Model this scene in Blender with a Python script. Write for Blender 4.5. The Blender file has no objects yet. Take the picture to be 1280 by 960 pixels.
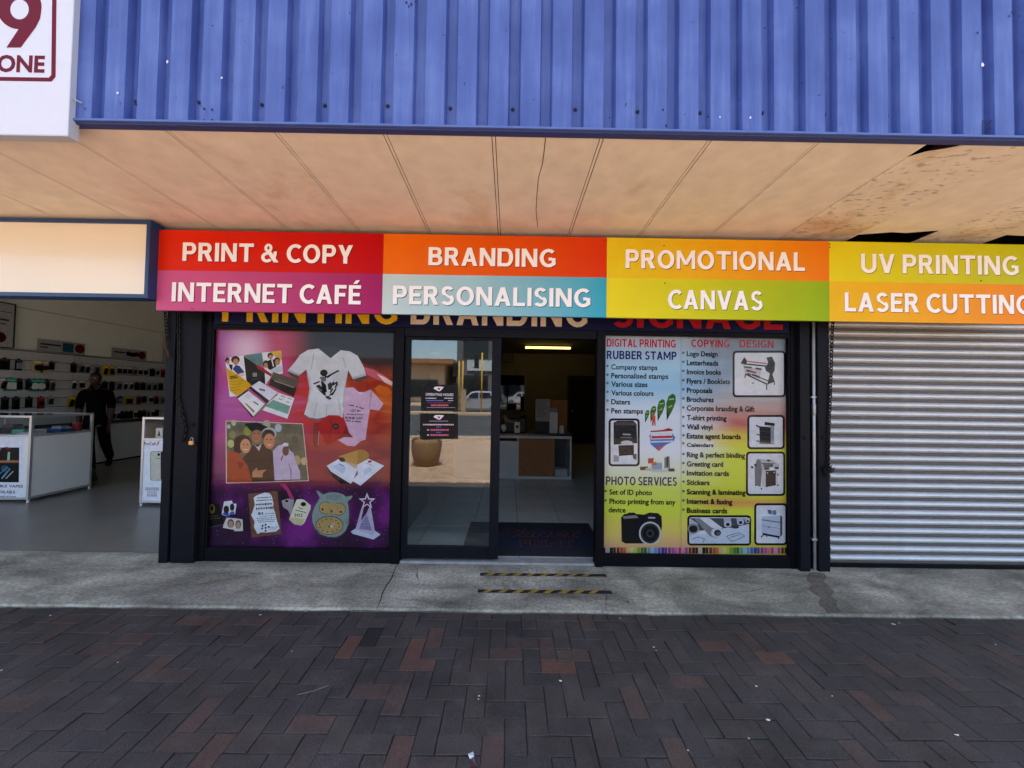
import bpy, math, random
from mathutils import Vector, Matrix
random.seed(7)
S = bpy.context.scene
COL = S.collection
rad = math.radians

# ------------------------------------------------------------------ camera
F, H = 485.0, 1.52                       # focal length in pixels of the 1280 px photograph, eye height
YAW, PITCH, ROLL = rad(0.28), rad(1.535), rad(0.87)
CM = (Matrix.Rotation(-YAW, 3, 'Z') @ Matrix.Rotation(math.pi/2 + PITCH, 3, 'X') @ Matrix.Rotation(ROLL, 3, 'Z'))
cd = bpy.data.cameras.new('camera'); co = bpy.data.objects.new('camera', cd); COL.objects.link(co)
cd.sensor_width = 36.0; cd.lens = 36.0*F/1280.0; cd.clip_start = 0.05; cd.clip_end = 2000
co.matrix_world = Matrix.Translation((0, 0, H)) @ CM.to_4x4()
S.camera = co

# ------------------------------------------------------------------ sky, sun, exposure
SUN_EL, SUN_AZ = rad(67.5), rad(8)       # high sun behind the building (azimuth from +Y towards +X)
wd = bpy.data.worlds.new('World'); S.world = wd; wd.use_nodes = True
wn = wd.node_tree.nodes; wl = wd.node_tree.links
bg = wn['Background']; sky = wn.new('ShaderNodeTexSky'); sky.sky_type = 'NISHITA'; sky.sun_disc = False
sky.sun_elevation = SUN_EL; sky.sun_rotation = SUN_AZ; sky.air_density = 1.0; sky.dust_density = 1.5; sky.ozone_density = 1.0
# scattered white cumulus in the sky
tc = wn.new('ShaderNodeTexCoord'); mp = wn.new('ShaderNodeMapping'); mp.inputs['Scale'].default_value = (1, 1, 2.6)
nz = wn.new('ShaderNodeTexNoise'); nz.inputs['Scale'].default_value = 3.1; nz.inputs['Detail'].default_value = 7
cr = wn.new('ShaderNodeValToRGB'); cr.color_ramp.elements[0].position = 0.55; cr.color_ramp.elements[1].position = 0.72
mx = wn.new('ShaderNodeMixRGB'); mx.inputs['Color2'].default_value = (11.0, 11.2, 11.5, 1)
wl.new(tc.outputs['Generated'], mp.inputs['Vector']); wl.new(mp.outputs['Vector'], nz.inputs['Vector'])
wl.new(nz.outputs['Fac'], cr.inputs['Fac']); wl.new(cr.outputs['Color'], mx.inputs['Fac'])
wl.new(sky.outputs['Color'], mx.inputs['Color1']); wl.new(mx.outputs['Color'], bg.inputs['Color'])
bg.inputs['Strength'].default_value = 0.14
sl = bpy.data.lights.new('sun', 'SUN'); sl.energy = 4.2; sl.angle = rad(0.53); sl.color = (1.0, 0.955, 0.89)
so = bpy.data.objects.new('sun', sl); COL.objects.link(so)
sdir = Vector((math.cos(SUN_EL)*math.sin(SUN_AZ), math.cos(SUN_EL)*math.cos(SUN_AZ), math.sin(SUN_EL)))
so.rotation_euler = sdir.to_track_quat('Z', 'Y').to_euler(); so.location = sdir*40
vs = S.view_settings; vs.view_transform = 'Standard'; vs.look = 'None'; vs.gamma = 1.0; vs.use_curve_mapping = False
vs.exposure = 1.78

# ------------------------------------------------------------------ pixel -> place helpers (real planes)
def ray(px, py): return CM @ Vector(((px-640.0)/F, -(py-480.0)/F, -1.0))
def P(px, py, Y):
    d = ray(px, py); t = Y/d.y
    return d.x*t, H + d.z*t
def G(px, py, z=0.0):
    d = ray(px, py); t = (z-H)/d.z
    return d.x*t, d.y*t
def W(px, py, X):
    d = ray(px, py); t = X/d.x
    return d.y*t, H + d.z*t
def R(x0, y0, x1, y1, Y):
    xm, ym = (x0+x1)/2, (y0+y1)/2
    return P(x0, ym, Y)[0], P(x1, ym, Y)[0], P(xm, y1, Y)[1], P(xm, y0, Y)[1]     # X0 X1 Z0 Z1

# ------------------------------------------------------------------ materials
def lin(c):
    r = []
    for v in c[:3]:
        v = v/255.0
        r.append(v/12.92 if v <= 0.04045 else ((v+0.055)/1.055)**2.4)
    return (r[0], r[1], r[2], 1.0)
MATS = {}
def mat(name, col, rough=0.6, metal=0.0, spec=0.5, var=0.0, scale=6.0, bump=0.0, bscale=60.0, linear=False):
    if name in MATS: return MATS[name]
    m = bpy.data.materials.new(name); m.use_nodes = True
    n, l = m.node_tree.nodes, m.node_tree.links
    b = n['Principled BSDF']; c = tuple(col)+(1,) if linear else lin(col)
    b.inputs['Base Color'].default_value = c
    b.inputs['Roughness'].default_value = rough; b.inputs['Metallic'].default_value = metal
    b.inputs['Specular IOR Level'].default_value = spec
    if var or bump:
        t = n.new('ShaderNodeTexCoord')
    if var:
        a = n.new('ShaderNodeTexNoise'); a.inputs['Scale'].default_value = scale; a.inputs['Detail'].default_value = 8; a.inputs['Roughness'].default_value = 0.65
        l.new(t.outputs['Object'], a.inputs['Vector'])
        r = n.new('ShaderNodeValToRGB'); r.color_ramp.elements[0].position = 0.3; r.color_ramp.elements[1].position = 0.72
        r.color_ramp.elements[0].color = tuple(x*(1-var) for x in c[:3])+(1,)
        r.color_ramp.elements[1].color = tuple(min(1, x*(1+var*0.6)) for x in c[:3])+(1,)
        l.new(a.outputs['Fac'], r.inputs['Fac']); l.new(r.outputs['Color'], b.inputs['Base Color'])
        rr = n.new('ShaderNodeMapRange'); rr.inputs['To Min'].default_value = max(0.02, rough-0.12); rr.inputs['To Max'].default_value = min(1, rough+0.12)
        l.new(a.outputs['Fac'], rr.inputs['Value']); l.new(rr.outputs['Result'], b.inputs['Roughness'])
    if bump:
        a = n.new('ShaderNodeTexNoise'); a.inputs['Scale'].default_value = bscale; a.inputs['Detail'].default_value = 6
        l.new(t.outputs['Object'], a.inputs['Vector'])
        q = n.new('ShaderNodeBump'); q.inputs['Strength'].default_value = bump; q.inputs['Distance'].default_value = 0.01
        l.new(a.outputs['Fac'], q.inputs['Height']); l.new(q.outputs['Normal'], b.inputs['Normal'])
    MATS[name] = m
    return m
def flat(col, rough=0.5):                  # printed ink
    return mat('ink_%d_%d_%d' % tuple(col[:3]), tuple(v*(0.42+0.58*v**0.5) for v in lin(col)[:3]), rough, spec=0.12, var=0.16, scale=16, linear=True)
def emit(name, col, k):
    m = mat(name, col); b = m.node_tree.nodes['Principled BSDF']
    b.inputs['Emission Color'].default_value = lin(col); b.inputs['Emission Strength'].default_value = k
    return m
def grad(name, c0, c1, rough=0.35, axis=0, wear=0.08):
    """ink that runs from c0 to c1 across the piece"""
    if name in MATS: return MATS[name]
    m = mat(name, c0, rough, spec=0.12); n, l = m.node_tree.nodes, m.node_tree.links; b = n['Principled BSDF']
    t = n.new('ShaderNodeTexCoord'); s = n.new('ShaderNodeSeparateXYZ'); r = n.new('ShaderNodeValToRGB')
    r.color_ramp.elements[0].color = lin(c0); r.color_ramp.elements[1].color = lin(c1)
    l.new(t.outputs['Generated'], s.inputs['Vector']); l.new(s.outputs[axis], r.inputs['Fac'])
    a = n.new('ShaderNodeTexNoise'); a.inputs['Scale'].default_value = 5; a.inputs['Detail'].default_value = 9; l.new(t.outputs['Object'], a.inputs['Vector'])
    q = n.new('ShaderNodeMapRange'); q.inputs['To Min'].default_value = 1-wear; q.inputs['To Max'].default_value = 1+wear
    l.new(a.outputs['Fac'], q.inputs['Value'])
    x = n.new('ShaderNodeMixRGB'); x.blend_type = 'MULTIPLY'; x.inputs['Fac'].default_value = 1
    l.new(r.outputs['Color'], x.inputs['Color1']); l.new(q.outputs['Result'], x.inputs['Color2']); l.new(x.outputs['Color'], b.inputs['Base Color'])
    return m
def glass(name, tint=(0.93, 0.96, 0.95), f0=0.045):
    if name in MATS: return MATS[name]
    m = bpy.data.materials.new(name); m.use_nodes = True; n, l = m.node_tree.nodes, m.node_tree.links
    n.remove(n['Principled BSDF']); out = n['Material Output']
    tr = n.new('ShaderNodeBsdfTransparent'); tr.inputs['Color'].default_value = tint+(1,)
    gl = n.new('ShaderNodeBsdfGlossy'); gl.inputs['Roughness'].default_value = 0.0; gl.inputs['Color'].default_value = (1, 1, 1, 1)
    lw = n.new('ShaderNodeLayerWeight'); lw.inputs['Blend'].default_value = 0.5
    pw = n.new('ShaderNodeMath'); pw.operation = 'POWER'; pw.inputs[1].default_value = 5
    mr = n.new('ShaderNodeMapRange'); mr.inputs['To Min'].default_value = f0; mr.inputs['To Max'].default_value = 1.0
    ms = n.new('ShaderNodeMixShader')
    l.new(lw.outputs['Facing'], pw.inputs[0]); l.new(pw.outputs[0], mr.inputs['Value']); l.new(mr.outputs['Result'], ms.inputs['Fac'])
    l.new(tr.outputs[0], ms.inputs[1]); l.new(gl.outputs[0], ms.inputs[2]); l.new(ms.outputs[0], out.inputs['Surface'])
    MATS[name] = m
    return m

# ------------------------------------------------------------------ objects
ORG = {}
def tag(o, label=None, cat=None, group=None, kind=None):
    if label: o['label'] = label
    if cat: o['category'] = cat
    if group: o['group'] = group
    if kind: o['kind'] = kind
    return o
def thing(name, loc, label, cat, group=None, rz=0.0):
    o = bpy.data.objects.new(name, None); COL.objects.link(o); o.location = loc; o.rotation_euler = (0, 0, rz)
    o.empty_display_size = 0.1; ORG[o] = Vector(loc)
    return tag(o, label, cat, group)
def dup(root, loc, rz=None, label=None, group=None):
    r = root.copy(); COL.objects.link(r); r.location = loc; ORG[r] = Vector(loc)
    if rz is not None: r.rotation_euler = (0, 0, rz)
    if label: r['label'] = label
    if group: r['group'] = group
    for ch in list(root.children):
        c = ch.copy(); COL.objects.link(c); c.parent = r
        for g in list(ch.children):
            d = g.copy(); COL.objects.link(d); d.parent = c
    return r

TXT = {}
def glyphs(s, bold):
    k = (s, bold)
    if k not in TXT:
        cu = bpy.data.curves.new('t', 'FONT'); cu.body = s; cu.offset = bold; cu.resolution_u = 3
        ob = bpy.data.objects.new('t', cu); me = bpy.data.meshes.new_from_object(ob)
        TXT[k] = ([tuple(v.co) for v in me.vertices], [tuple(p.vertices) for p in me.polygons])
        bpy.data.objects.remove(ob); bpy.data.curves.remove(cu); bpy.data.meshes.remove(me)
    return TXT[k]

# bold sign lettering drawn stroke by stroke: cap height 1, stem about 0.21
SW_, HW_ = 0.21, 0.185
def _bar(x0, y0, x1, y1): return [(x0, y0), (x1, y0), (x1, y1), (x0, y1)]
def _dia(xa, ya, xb, yb, w): return [(xa, ya), (xa+w, ya), (xb+w, yb), (xb, yb)]
def _arc(cx, cy, rx, ry, a0, a1, wx=SW_, wy=HW_, n=14):
    o = [(cx+rx*math.cos(rad(a0+(a1-a0)*i/n)), cy+ry*math.sin(rad(a0+(a1-a0)*i/n))) for i in range(n+1)]
    return o+[(cx+(rx-wx)*math.cos(rad(a0+(a1-a0)*i/n)), cy+(ry-wy)*math.sin(rad(a0+(a1-a0)*i/n))) for i in range(n, -1, -1)]
def _bowl(x, y0, y1, r, w=SW_, h=HW_):
    c = (y0+y1)/2; ry = (y1-y0)/2
    return [_bar(x, y1-h, x+r*.45, y1), _bar(x, y0, x+r*.45, y0+h), _arc(x+r*.45, c, r*.55+.0, ry, -90, 90, w, h)]
SF = {
 'H': (.80, [_bar(0, 0, .21, 1), _bar(.59, 0, .80, 1), _bar(.2, .41, .6, .595)]), 'I': (.21, [_bar(0, 0, .21, 1)]), 'L': (.60, [_bar(0, 0, .21, 1), _bar(.2, 0, .60, .185)]),
 'T': (.76, [_bar(.275, 0, .485, .82), _bar(0, .815, .76, 1)]), 'F': (.60, [_bar(0, 0, .21, 1), _bar(.2, .815, .60, 1), _bar(.2, .40, .54, .585)]),
 'E': (.62, [_bar(0, 0, .21, 1), _bar(.2, .815, .62, 1), _bar(.2, .42, .56, .60), _bar(.2, 0, .62, .185)]),
 'P': (.70, [_bar(0, 0, .21, 1)]+_bowl(.2, .36, 1, .50)), 'R': (.74, [_bar(0, 0, .21, 1)]+_bowl(.2, .40, 1, .48)+[_dia(.50, 0, .28, .46, .24)]),
 'B': (.72, [_bar(0, 0, .21, 1)]+_bowl(.2, .455, 1, .47, h=.17)+_bowl(.2, 0, .59, .52, h=.17)),
 'D': (.80, [_bar(0, 0, .21, 1)]+_bowl(.2, 0, 1, .60)),
 'N': (.80, [_bar(0, 0, .20, 1), _bar(.60, 0, .80, 1), _dia(.57, 0, .0, 1, .23)]), 'M': (.98, [_bar(0, 0, .19, 1), _bar(.79, 0, .98, 1), _dia(.405, .22, .0, 1, .20), _dia(.375, .22, .78, 1, .20)]),
 'U': (.78, [_bar(0, .34, .21, 1), _bar(.57, .34, .78, 1), _arc(.39, .36, .39, .38, 180, 360)]),
 'O': (.88, [_arc(.44, .5, .44, .515, 0, 180), _arc(.44, .5, .44, .515, 180, 360)]),
 'C': (.74, [_arc(.46, .5, .46, .515, 48, 312)]), 'G': (.82, [_arc(.46, .5, .46, .515, 48, 328), _bar(.625, .12, .82, .50), _bar(.46, .36, .64, .53)]),
 'S': (.66, [_arc(.335, .725, .305, .29, 28, 230, .19, .175), _arc(.325, .28, .335, .295, -152, 58, .19, .175), _dia(.42, .34, .02, .62, .22)]),
 'A': (.82, [_dia(0, 0, .30, 1, .22), _dia(.60, 0, .30, 1, .22), _bar(.20, .22, .62, .385)]), 'V': (.80, [_dia(.29, 0, 0, 1, .22), _dia(.29, 0, .58, 1, .22)]),
 'Y': (.76, [_bar(.275, 0, .485, .42), _dia(.26, .38, 0, 1, .23), _dia(.27, .38, .53, 1, .23)]),
 '&': (.92, [_arc(.36, .77, .21, .24, 0, 360, .15, .14, 22), _arc(.30, .27, .30, .285, 75, 330, .18, .16), _dia(.66, 0, .18, .70, .25), _arc(.40, .50, .40, .50, -50, 12, .17, .17)]),
 ' ': (.16, []), '\u00c9': (.62, [_bar(0, 0, .21, 1), _bar(.2, .815, .62, 1), _bar(.2, .42, .56, .60), _bar(.2, 0, .62, .185), _dia(.22, 1.07, .36, 1.26, .20)]),
}
def sign_glyphs(body, x0, x1, gap=.115):
    """letters of the stroke alphabet laid out between x0 and x1: (char, x offset, x scale)"""
    wt = sum(SF[c][0] for c in body)+gap*(len(body)-1); k = (x1-x0)/wt; x = 0; res = []
    for c in body: res.append((c, x0+x*k, k)); x += SF[c][0]+gap
    return res
class MB:
    """collects shapes and links them as ONE mesh object"""
    def __init__(s): s.v, s.f, s.m, s.mats = [], [], [], []
    def mi(s, m):
        if m not in s.mats: s.mats.append(m)
        return s.mats.index(m)
    def add(s, vs_, fs, m):
        k = len(s.v); i = s.mi(m); s.v += [tuple(v) for v in vs_]
        for f in fs: s.f.append(tuple(k+j for j in f)); s.m.append(i)
        return s
    def poly(s, pts, m): return s.add(pts, [tuple(range(len(pts)))], m)
    def box(s, x0, x1, y0, y1, z0, z1, m):
        v = [(x, y, z) for z in (z0, z1) for y in (y0, y1) for x in (x0, x1)]
        return s.add(v, [(0, 2, 3, 1), (4, 5, 7, 6), (0, 1, 5, 4), (2, 6, 7, 3), (0, 4, 6, 2), (1, 3, 7, 5)], m)
    def prism(s, pts, a, b, m, axis='Y'):
        """closed outline extruded from a to b; outline lies in XZ (axis Y), XY (axis Z) or YZ (axis X)"""
        n = len(pts)
        def q(p, t): return (p[0], t, p[1]) if axis == 'Y' else (p[0], p[1], t) if axis == 'Z' else (t, p[0], p[1])
        v = [q(p, a) for p in pts]+[q(p, b) for p in pts]
        fs = [tuple(range(n)), tuple(range(2*n-1, n-1, -1))]+[(i, i+n, (i+1) % n+n, (i+1) % n) for i in range(n)]
        return s.add(v, fs, m)
    def tube(s, path, r, m, n=8, cap=True):
        path = [Vector(p) for p in path]; rs = r if isinstance(r, (list, tuple)) else [r]*len(path)
        v = []; up = Vector((0.13, 0.31, 0.94)).normalized()
        for i, p in enumerate(path):
            d = (path[min(i+1, len(path)-1)]-path[max(i-1, 0)]).normalized()
            a = d.cross(up)
            if a.length < 0.05: a = d.cross(Vector((1, 0, 0)))
            a.normalize(); b = d.cross(a)
            for k in range(n):
                t = 2*math.pi*k/n; v.append(p+(a*math.cos(t)+b*math.sin(t))*rs[i])
        fs = [(i*n+k, i*n+(k+1) % n, (i+1)*n+(k+1) % n, (i+1)*n+k) for i in range(len(path)-1) for k in range(n)]
        if cap: fs += [tuple(range(n-1, -1, -1)), tuple((len(path)-1)*n+k for k in range(n))]
        return s.add(v, fs, m)
    def lathe(s, prof, c, m, n=20, axis='Z'):
        v = []
        for (r, h) in prof:
            for k in range(n):
                t = 2*math.pi*k/n
                d = (r*math.cos(t), r*math.sin(t), h) if axis == 'Z' else (r*math.cos(t), h, r*math.sin(t)) if axis == 'Y' else (h, r*math.cos(t), r*math.sin(t))
                v.append((c[0]+d[0], c[1]+d[1], c[2]+d[2]))
        fs = [(i*n+k, i*n+(k+1) % n, (i+1)*n+(k+1) % n, (i+1)*n+k) for i in range(len(prof)-1) for k in range(n)]
        fs += [tuple(range(n-1, -1, -1)), tuple((len(prof)-1)*n+k for k in range(n))]
        return s.add(v, fs, m)
    def text(s, body, x0, x1, zb, zt, y, m, bold=0.012, shear=0.0, depth=0.0, fn=None):
        """text between x0 and x1, baseline zb, cap height up to zt, on the plane y (facing -Y)"""
        hv = glyphs('H', bold)[0]; h0 = min(p[1] for p in hv); h1 = max(p[1] for p in hv)
        v, fs = glyphs(body, bold)
        a = min(p[0] for p in v); b = max(p[0] for p in v); sx = (x1-x0)/(b-a); sz = (zt-zb)/(h1-h0)
        def place(p, yy):
            xx = x0+(p[0]-a)*sx; zz = zb+(p[1]-h0)*sz; xx += shear*(zz-zb)
            return fn(xx, zz) if fn else (xx, yy, zz)
        s.add([place(p, y) for p in v], fs, m)
        if depth:
            ed = {}
            for f in fs:
                for i in range(len(f)):
                    e = (f[i], f[(i+1) % len(f)]); ed[e] = 1
            bd = [e for e in ed if (e[1], e[0]) not in ed]
            k = len(v)
            s.add([place(p, y) for p in v]+[place(p, y+depth) for p in v], [(e[0], e[1], e[1]+k, e[0]+k) for e in bd], m)
        return s
    def letter(s, c, x, k, zb, h, y, m, eps=0.00005):
        for i, pl_ in enumerate(SF[c][1]): s.poly([(x+px_*k, y-i*eps, zb+pz_*h) for px_, pz_ in pl_], m)
        return s
    def strokes(s, body, x0, x1, zb, zt, y, m):
        for c, x, k in sign_glyphs(body, x0, x1): s.letter(c, x, k, zb, zt-zb, y, m)
        return s
    def build(s, name, parent=None, smooth=False, bevel=0.0, seg=2, local=False, loc=None):
        me = bpy.data.meshes.new(name)
        o0 = Vector((0, 0, 0))
        if parent is not None and not local: o0 = ORG[parent]
        elif loc is not None: o0 = Vector(loc)
        me.from_pydata([(x-o0.x, y-o0.y, z-o0.z) for (x, y, z) in s.v], [], s.f)
        for m in s.mats: me.materials.append(m)
        me.polygons.foreach_set('material_index', s.m)
        if smooth: me.polygons.foreach_set('use_smooth', [True]*len(s.f))
        me.update()
        o = bpy.data.objects.new(name, me); COL.objects.link(o)
        if parent is not None: o.parent = parent; ORG[o] = ORG.get(parent, Vector((0, 0, 0)))
        else: o.location = o0; ORG[o] = o0
        if bevel:
            b = o.modifiers.new('bevel', 'BEVEL'); b.width = bevel; b.segments = seg; b.limit_method = 'ANGLE'; b.angle_limit = rad(40)
        return o

class Art(MB):
    """flat print on the plane Y, entered in the coordinates of an enlarged view of the photograph"""
    EPS = 0.00008
    def __init__(s, Y, ox, oy, k): super().__init__(); s.Y, s.ox, s.oy, s.k, s.n = Y, ox, oy, k, 0
    def at(s, x, y): return P(s.ox+x/s.k, s.oy+y/s.k, s.Y)
    def p(s, pts, col):
        s.n += 1; m = flat(col) if isinstance(col, tuple) else col; y = s.Y-s.n*s.EPS
        q = [s.at(*t) for t in pts]
        return s.poly([(a, y, b) for a, b in q], m)
    def e(s, cx, cy, rx, ry, col, n=18, rot=0.0):
        c, q = math.cos(rot), math.sin(rot)
        return s.p([(cx+rx*math.cos(t)*c-ry*math.sin(t)*q, cy+rx*math.cos(t)*q+ry*math.sin(t)*c) for t in [2*math.pi*i/n for i in range(n)]], col)
    def bar(s, x0, y0, x1, y1, w, col):
        dx, dy = x1-x0, y1-y0; L = math.hypot(dx, dy); a, b = -dy/L*w/2, dx/L*w/2
        return s.p([(x0+a, y0+b), (x1+a, y1+b), (x1-a, y1-b), (x0-a, y0-b)], col)
    def rr(s, x0, y0, x1, y1, r, col):
        pts = []
        for cx, cy, a0 in ((x1-r, y0+r, -90), (x1-r, y1-r, 0), (x0+r, y1-r, 90), (x0+r, y0+r, 180)):
            for i in range(5):
                a = rad(a0+i*22.5); pts.append((cx+r*math.cos(a), cy+r*math.sin(a)))
        return s.p(pts, col)
    def st(s, body, x0, base, x1, top, col):
        s.n += 4; xm, ym = (x0+x1)/2, (base+top)/2
        return s.strokes(body, s.at(x0, ym)[0], s.at(x1, ym)[0], s.at(xm, base)[1], s.at(xm, top)[1], s.Y-s.n*s.EPS, flat(col))
    def t(s, body, x0, base, x1, top, col, bold=0.012, shear=0.0):
        s.n += 1; xm, ym = (x0+x1)/2, (base+top)/2
        X0 = s.at(x0, ym)[0]; X1 = s.at(x1, ym)[0]; zb = s.at(xm, base)[1]; zt = s.at(xm, top)[1]
        return s.text(body, X0, X1, zb, zt, s.Y-s.n*s.EPS, flat(col) if isinstance(col, tuple) else col, bold, shear)

# ================================================================== materials of the place
def paver_mat(name, island):
    m = mat(name, (60, 55, 54), 0.72, spec=0.35); n, l = m.node_tree.nodes, m.node_tree.links; b = n['Principled BSDF']
    if island: src = n.new('ShaderNodeNewGeometry').outputs['Random Per Island']
    else: src = n.new('ShaderNodeObjectInfo').outputs['Random']
    r = n.new('ShaderNodeValToRGB'); e = r.color_ramp.elements
    cols = [(0.0, (60, 54, 52)), (0.2, (55, 51, 51)), (0.42, (64, 57, 54)), (0.62, (57, 52, 52)), (0.82, (66, 58, 55)), (0.91, (70, 58, 53)), (0.965, (74, 59, 54)), (1.0, (90, 63, 53))]
    e[0].position, e[0].color = cols[0][0], lin(cols[0][1]); e[1].position, e[1].color = cols[-1][0], lin(cols[-1][1])
    for p_, c_ in cols[1:-1]:
        q = e.new(p_); q.color = lin(c_)
    l.new(src, r.inputs['Fac'])
    g = n.new('ShaderNodeNewGeometry'); a = n.new('ShaderNodeTexNoise'); a.inputs['Scale'].default_value = 2.2; a.inputs['Detail'].default_value = 10; a.inputs['Roughness'].default_value = 0.75
    l.new(g.outputs['Position'], a.inputs['Vector'])
    q = n.new('ShaderNodeMapRange'); q.inputs['From Min'].default_value = 0.3; q.inputs['From Max'].default_value = 0.7; q.inputs['To Min'].default_value = 0.55; q.inputs['To Max'].default_value = 1.5
    l.new(a.outputs['Fac'], q.inputs['Value'])
    x = n.new('ShaderNodeMixRGB'); x.blend_type = 'MULTIPLY'; x.inputs['Fac'].default_value = 1
    l.new(r.outputs['Color'], x.inputs['Color1']); l.new(q.outputs['Result'], x.inputs['Color2'])
    # fine pale grit
    f = n.new('ShaderNodeTexNoise'); f.inputs['Scale'].default_value = 140; f.inputs['Detail'].default_value = 4; l.new(g.outputs['Position'], f.inputs['Vector'])
    fr = n.new('ShaderNodeMapRange'); fr.inputs['From Min'].default_value = 0.35; fr.inputs['From Max'].default_value = 0.75; fr.inputs['To Min'].default_value = 0.75; fr.inputs['To Max'].default_value = 1.45
    l.new(f.outputs['Fac'], fr.inputs['Value'])
    x2 = n.new('ShaderNodeMixRGB'); x2.blend_type = 'MULTIPLY'; x2.inputs['Fac'].default_value = 1
    l.new(x.outputs['Color'], x2.inputs['Color1']); l.new(fr.outputs['Result'], x2.inputs['Color2']); l.new(x2.outputs['Color'], b.inputs['Base Color'])
    du = n.new('ShaderNodeTexNoise'); du.inputs['Scale'].default_value = 7; du.inputs['Detail'].default_value = 12; du.inputs['Roughness'].default_value = 0.8; l.new(g.outputs['Position'], du.inputs['Vector'])
    dr_ = n.new('ShaderNodeMapRange'); dr_.inputs['From Min'].default_value = 0.52; dr_.inputs['From Max'].default_value = 0.78; dr_.inputs['To Max'].default_value = 0.5; l.new(du.outputs['Fac'], dr_.inputs['Value'])
    x4 = n.new('ShaderNodeMixRGB'); x4.inputs['Color2'].default_value = lin((96, 91, 88)); l.new(dr_.outputs['Result'], x4.inputs['Fac']); l.new(x2.outputs['Color'], x4.inputs['Color1']); l.new(x4.outputs['Color'], b.inputs['Base Color'])
    bp = n.new('ShaderNodeBump'); bp.inputs['Strength'].default_value = 0.5; bp.inputs['Distance'].default_value = 0.005
    l.new(f.outputs['Fac'], bp.inputs['Height']); l.new(bp.outputs['Normal'], b.inputs['Normal'])
    rr = n.new('ShaderNodeMapRange'); rr.inputs['To Min'].default_value = 0.5; rr.inputs['To Max'].default_value = 0.85
    l.new(a.outputs['Fac'], rr.inputs['Value']); l.new(rr.outputs['Result'], b.inputs['Roughness'])
    return m
M_PAV = paver_mat('clay_paver', False); M_PAVI = paver_mat('clay_paver_rest', True)
M_JOINT = mat('joint_sand', (60, 55, 51), 0.95, var=0.35, scale=20)

def concrete(name, c0, c1, c2, rough):
    m = mat(name, c1, rough); n, l = m.node_tree.nodes, m.node_tree.links; b = n['Principled BSDF']
    t = n.new('ShaderNodeTexCoord')
    a = n.new('ShaderNodeTexNoise'); a.inputs['Scale'].default_value = 2.6; a.inputs['Detail'].default_value = 10; a.inputs['Roughness'].default_value = 0.66; a.inputs['Distortion'].default_value = 0.6
    mp_ = n.new('ShaderNodeMapping'); mp_.inputs['Scale'].default_value = (0.7, 1.6, 1); l.new(t.outputs['Object'], mp_.inputs['Vector']); l.new(mp_.outputs['Vector'], a.inputs['Vector'])
    r = n.new('ShaderNodeValToRGB'); r.color_ramp.elements[0].position = 0.32; r.color_ramp.elements[1].position = 0.68
    r.color_ramp.elements[0].color = lin(c0); r.color_ramp.elements[1].color = lin(c2); q = r.color_ramp.elements.new(0.5); q.color = lin(c1)
    l.new(a.outputs['Fac'], r.inputs['Fac'])
    f = n.new('ShaderNodeTexNoise'); f.inputs['Scale'].default_value = 45; f.inputs['Detail'].default_value = 8; l.new(t.outputs['Object'], f.inputs['Vector'])
    fr = n.new('ShaderNodeMapRange'); fr.inputs['From Min'].default_value = 0.3; fr.inputs['From Max'].default_value = 0.7; fr.inputs['To Min'].default_value = 0.62; fr.inputs['To Max'].default_value = 1.3
    l.new(f.outputs['Fac'], fr.inputs['Value'])
    x = n.new('ShaderNodeMixRGB'); x.blend_type = 'MULTIPLY'; x.inputs['Fac'].default_value = 1
    l.new(r.outputs['Color'], x.inputs['Color1']); l.new(fr.outputs['Result'], x.inputs['Color2'])
    w = n.new('ShaderNodeTexNoise'); w.inputs['Scale'].default_value = 1.3; w.inputs['Detail'].default_value = 4; w.inputs['Distortion'].default_value = 1.2; l.new(t.outputs['Object'], w.inputs['Vector'])
    wr = n.new('ShaderNodeMapRange'); wr.inputs['From Min'].default_value = 0.36; wr.inputs['From Max'].default_value = 0.62; wr.inputs['To Min'].default_value = 0.62; wr.inputs['To Max'].default_value = 1.22; l.new(w.outputs['Fac'], wr.inputs['Value'])
    x3 = n.new('ShaderNodeMixRGB'); x3.blend_type = 'MULTIPLY'; x3.inputs['Fac'].default_value = 1
    l.new(x.outputs['Color'], x3.inputs['Color1']); l.new(wr.outputs['Result'], x3.inputs['Color2']); l.new(x3.outputs['Color'], b.inputs['Base Color'])
    bp = n.new('ShaderNodeBump'); bp.inputs['Strength'].default_value = 0.4; bp.inputs['Distance'].default_value = 0.006
    l.new(f.outputs['Fac'], bp.inputs['Height']); l.new(bp.outputs['Normal'], b.inputs['Normal'])
    rr = n.new('ShaderNodeMapRange'); rr.inputs['To Min'].default_value = rough-0.2; rr.inputs['To Max'].default_value = rough+0.15
    l.new(a.outputs['Fac'], rr.inputs['Value']); l.new(rr.outputs['Result'], b.inputs['Roughness'])
    return m
M_SLAB = concrete('old_concrete', (104, 100, 88), (146, 142, 128), (174, 170, 155), 0.8)
M_PATCH = concrete('cement_patch', (84, 78, 68), (106, 99, 87), (126, 119, 105), 0.9)

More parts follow.
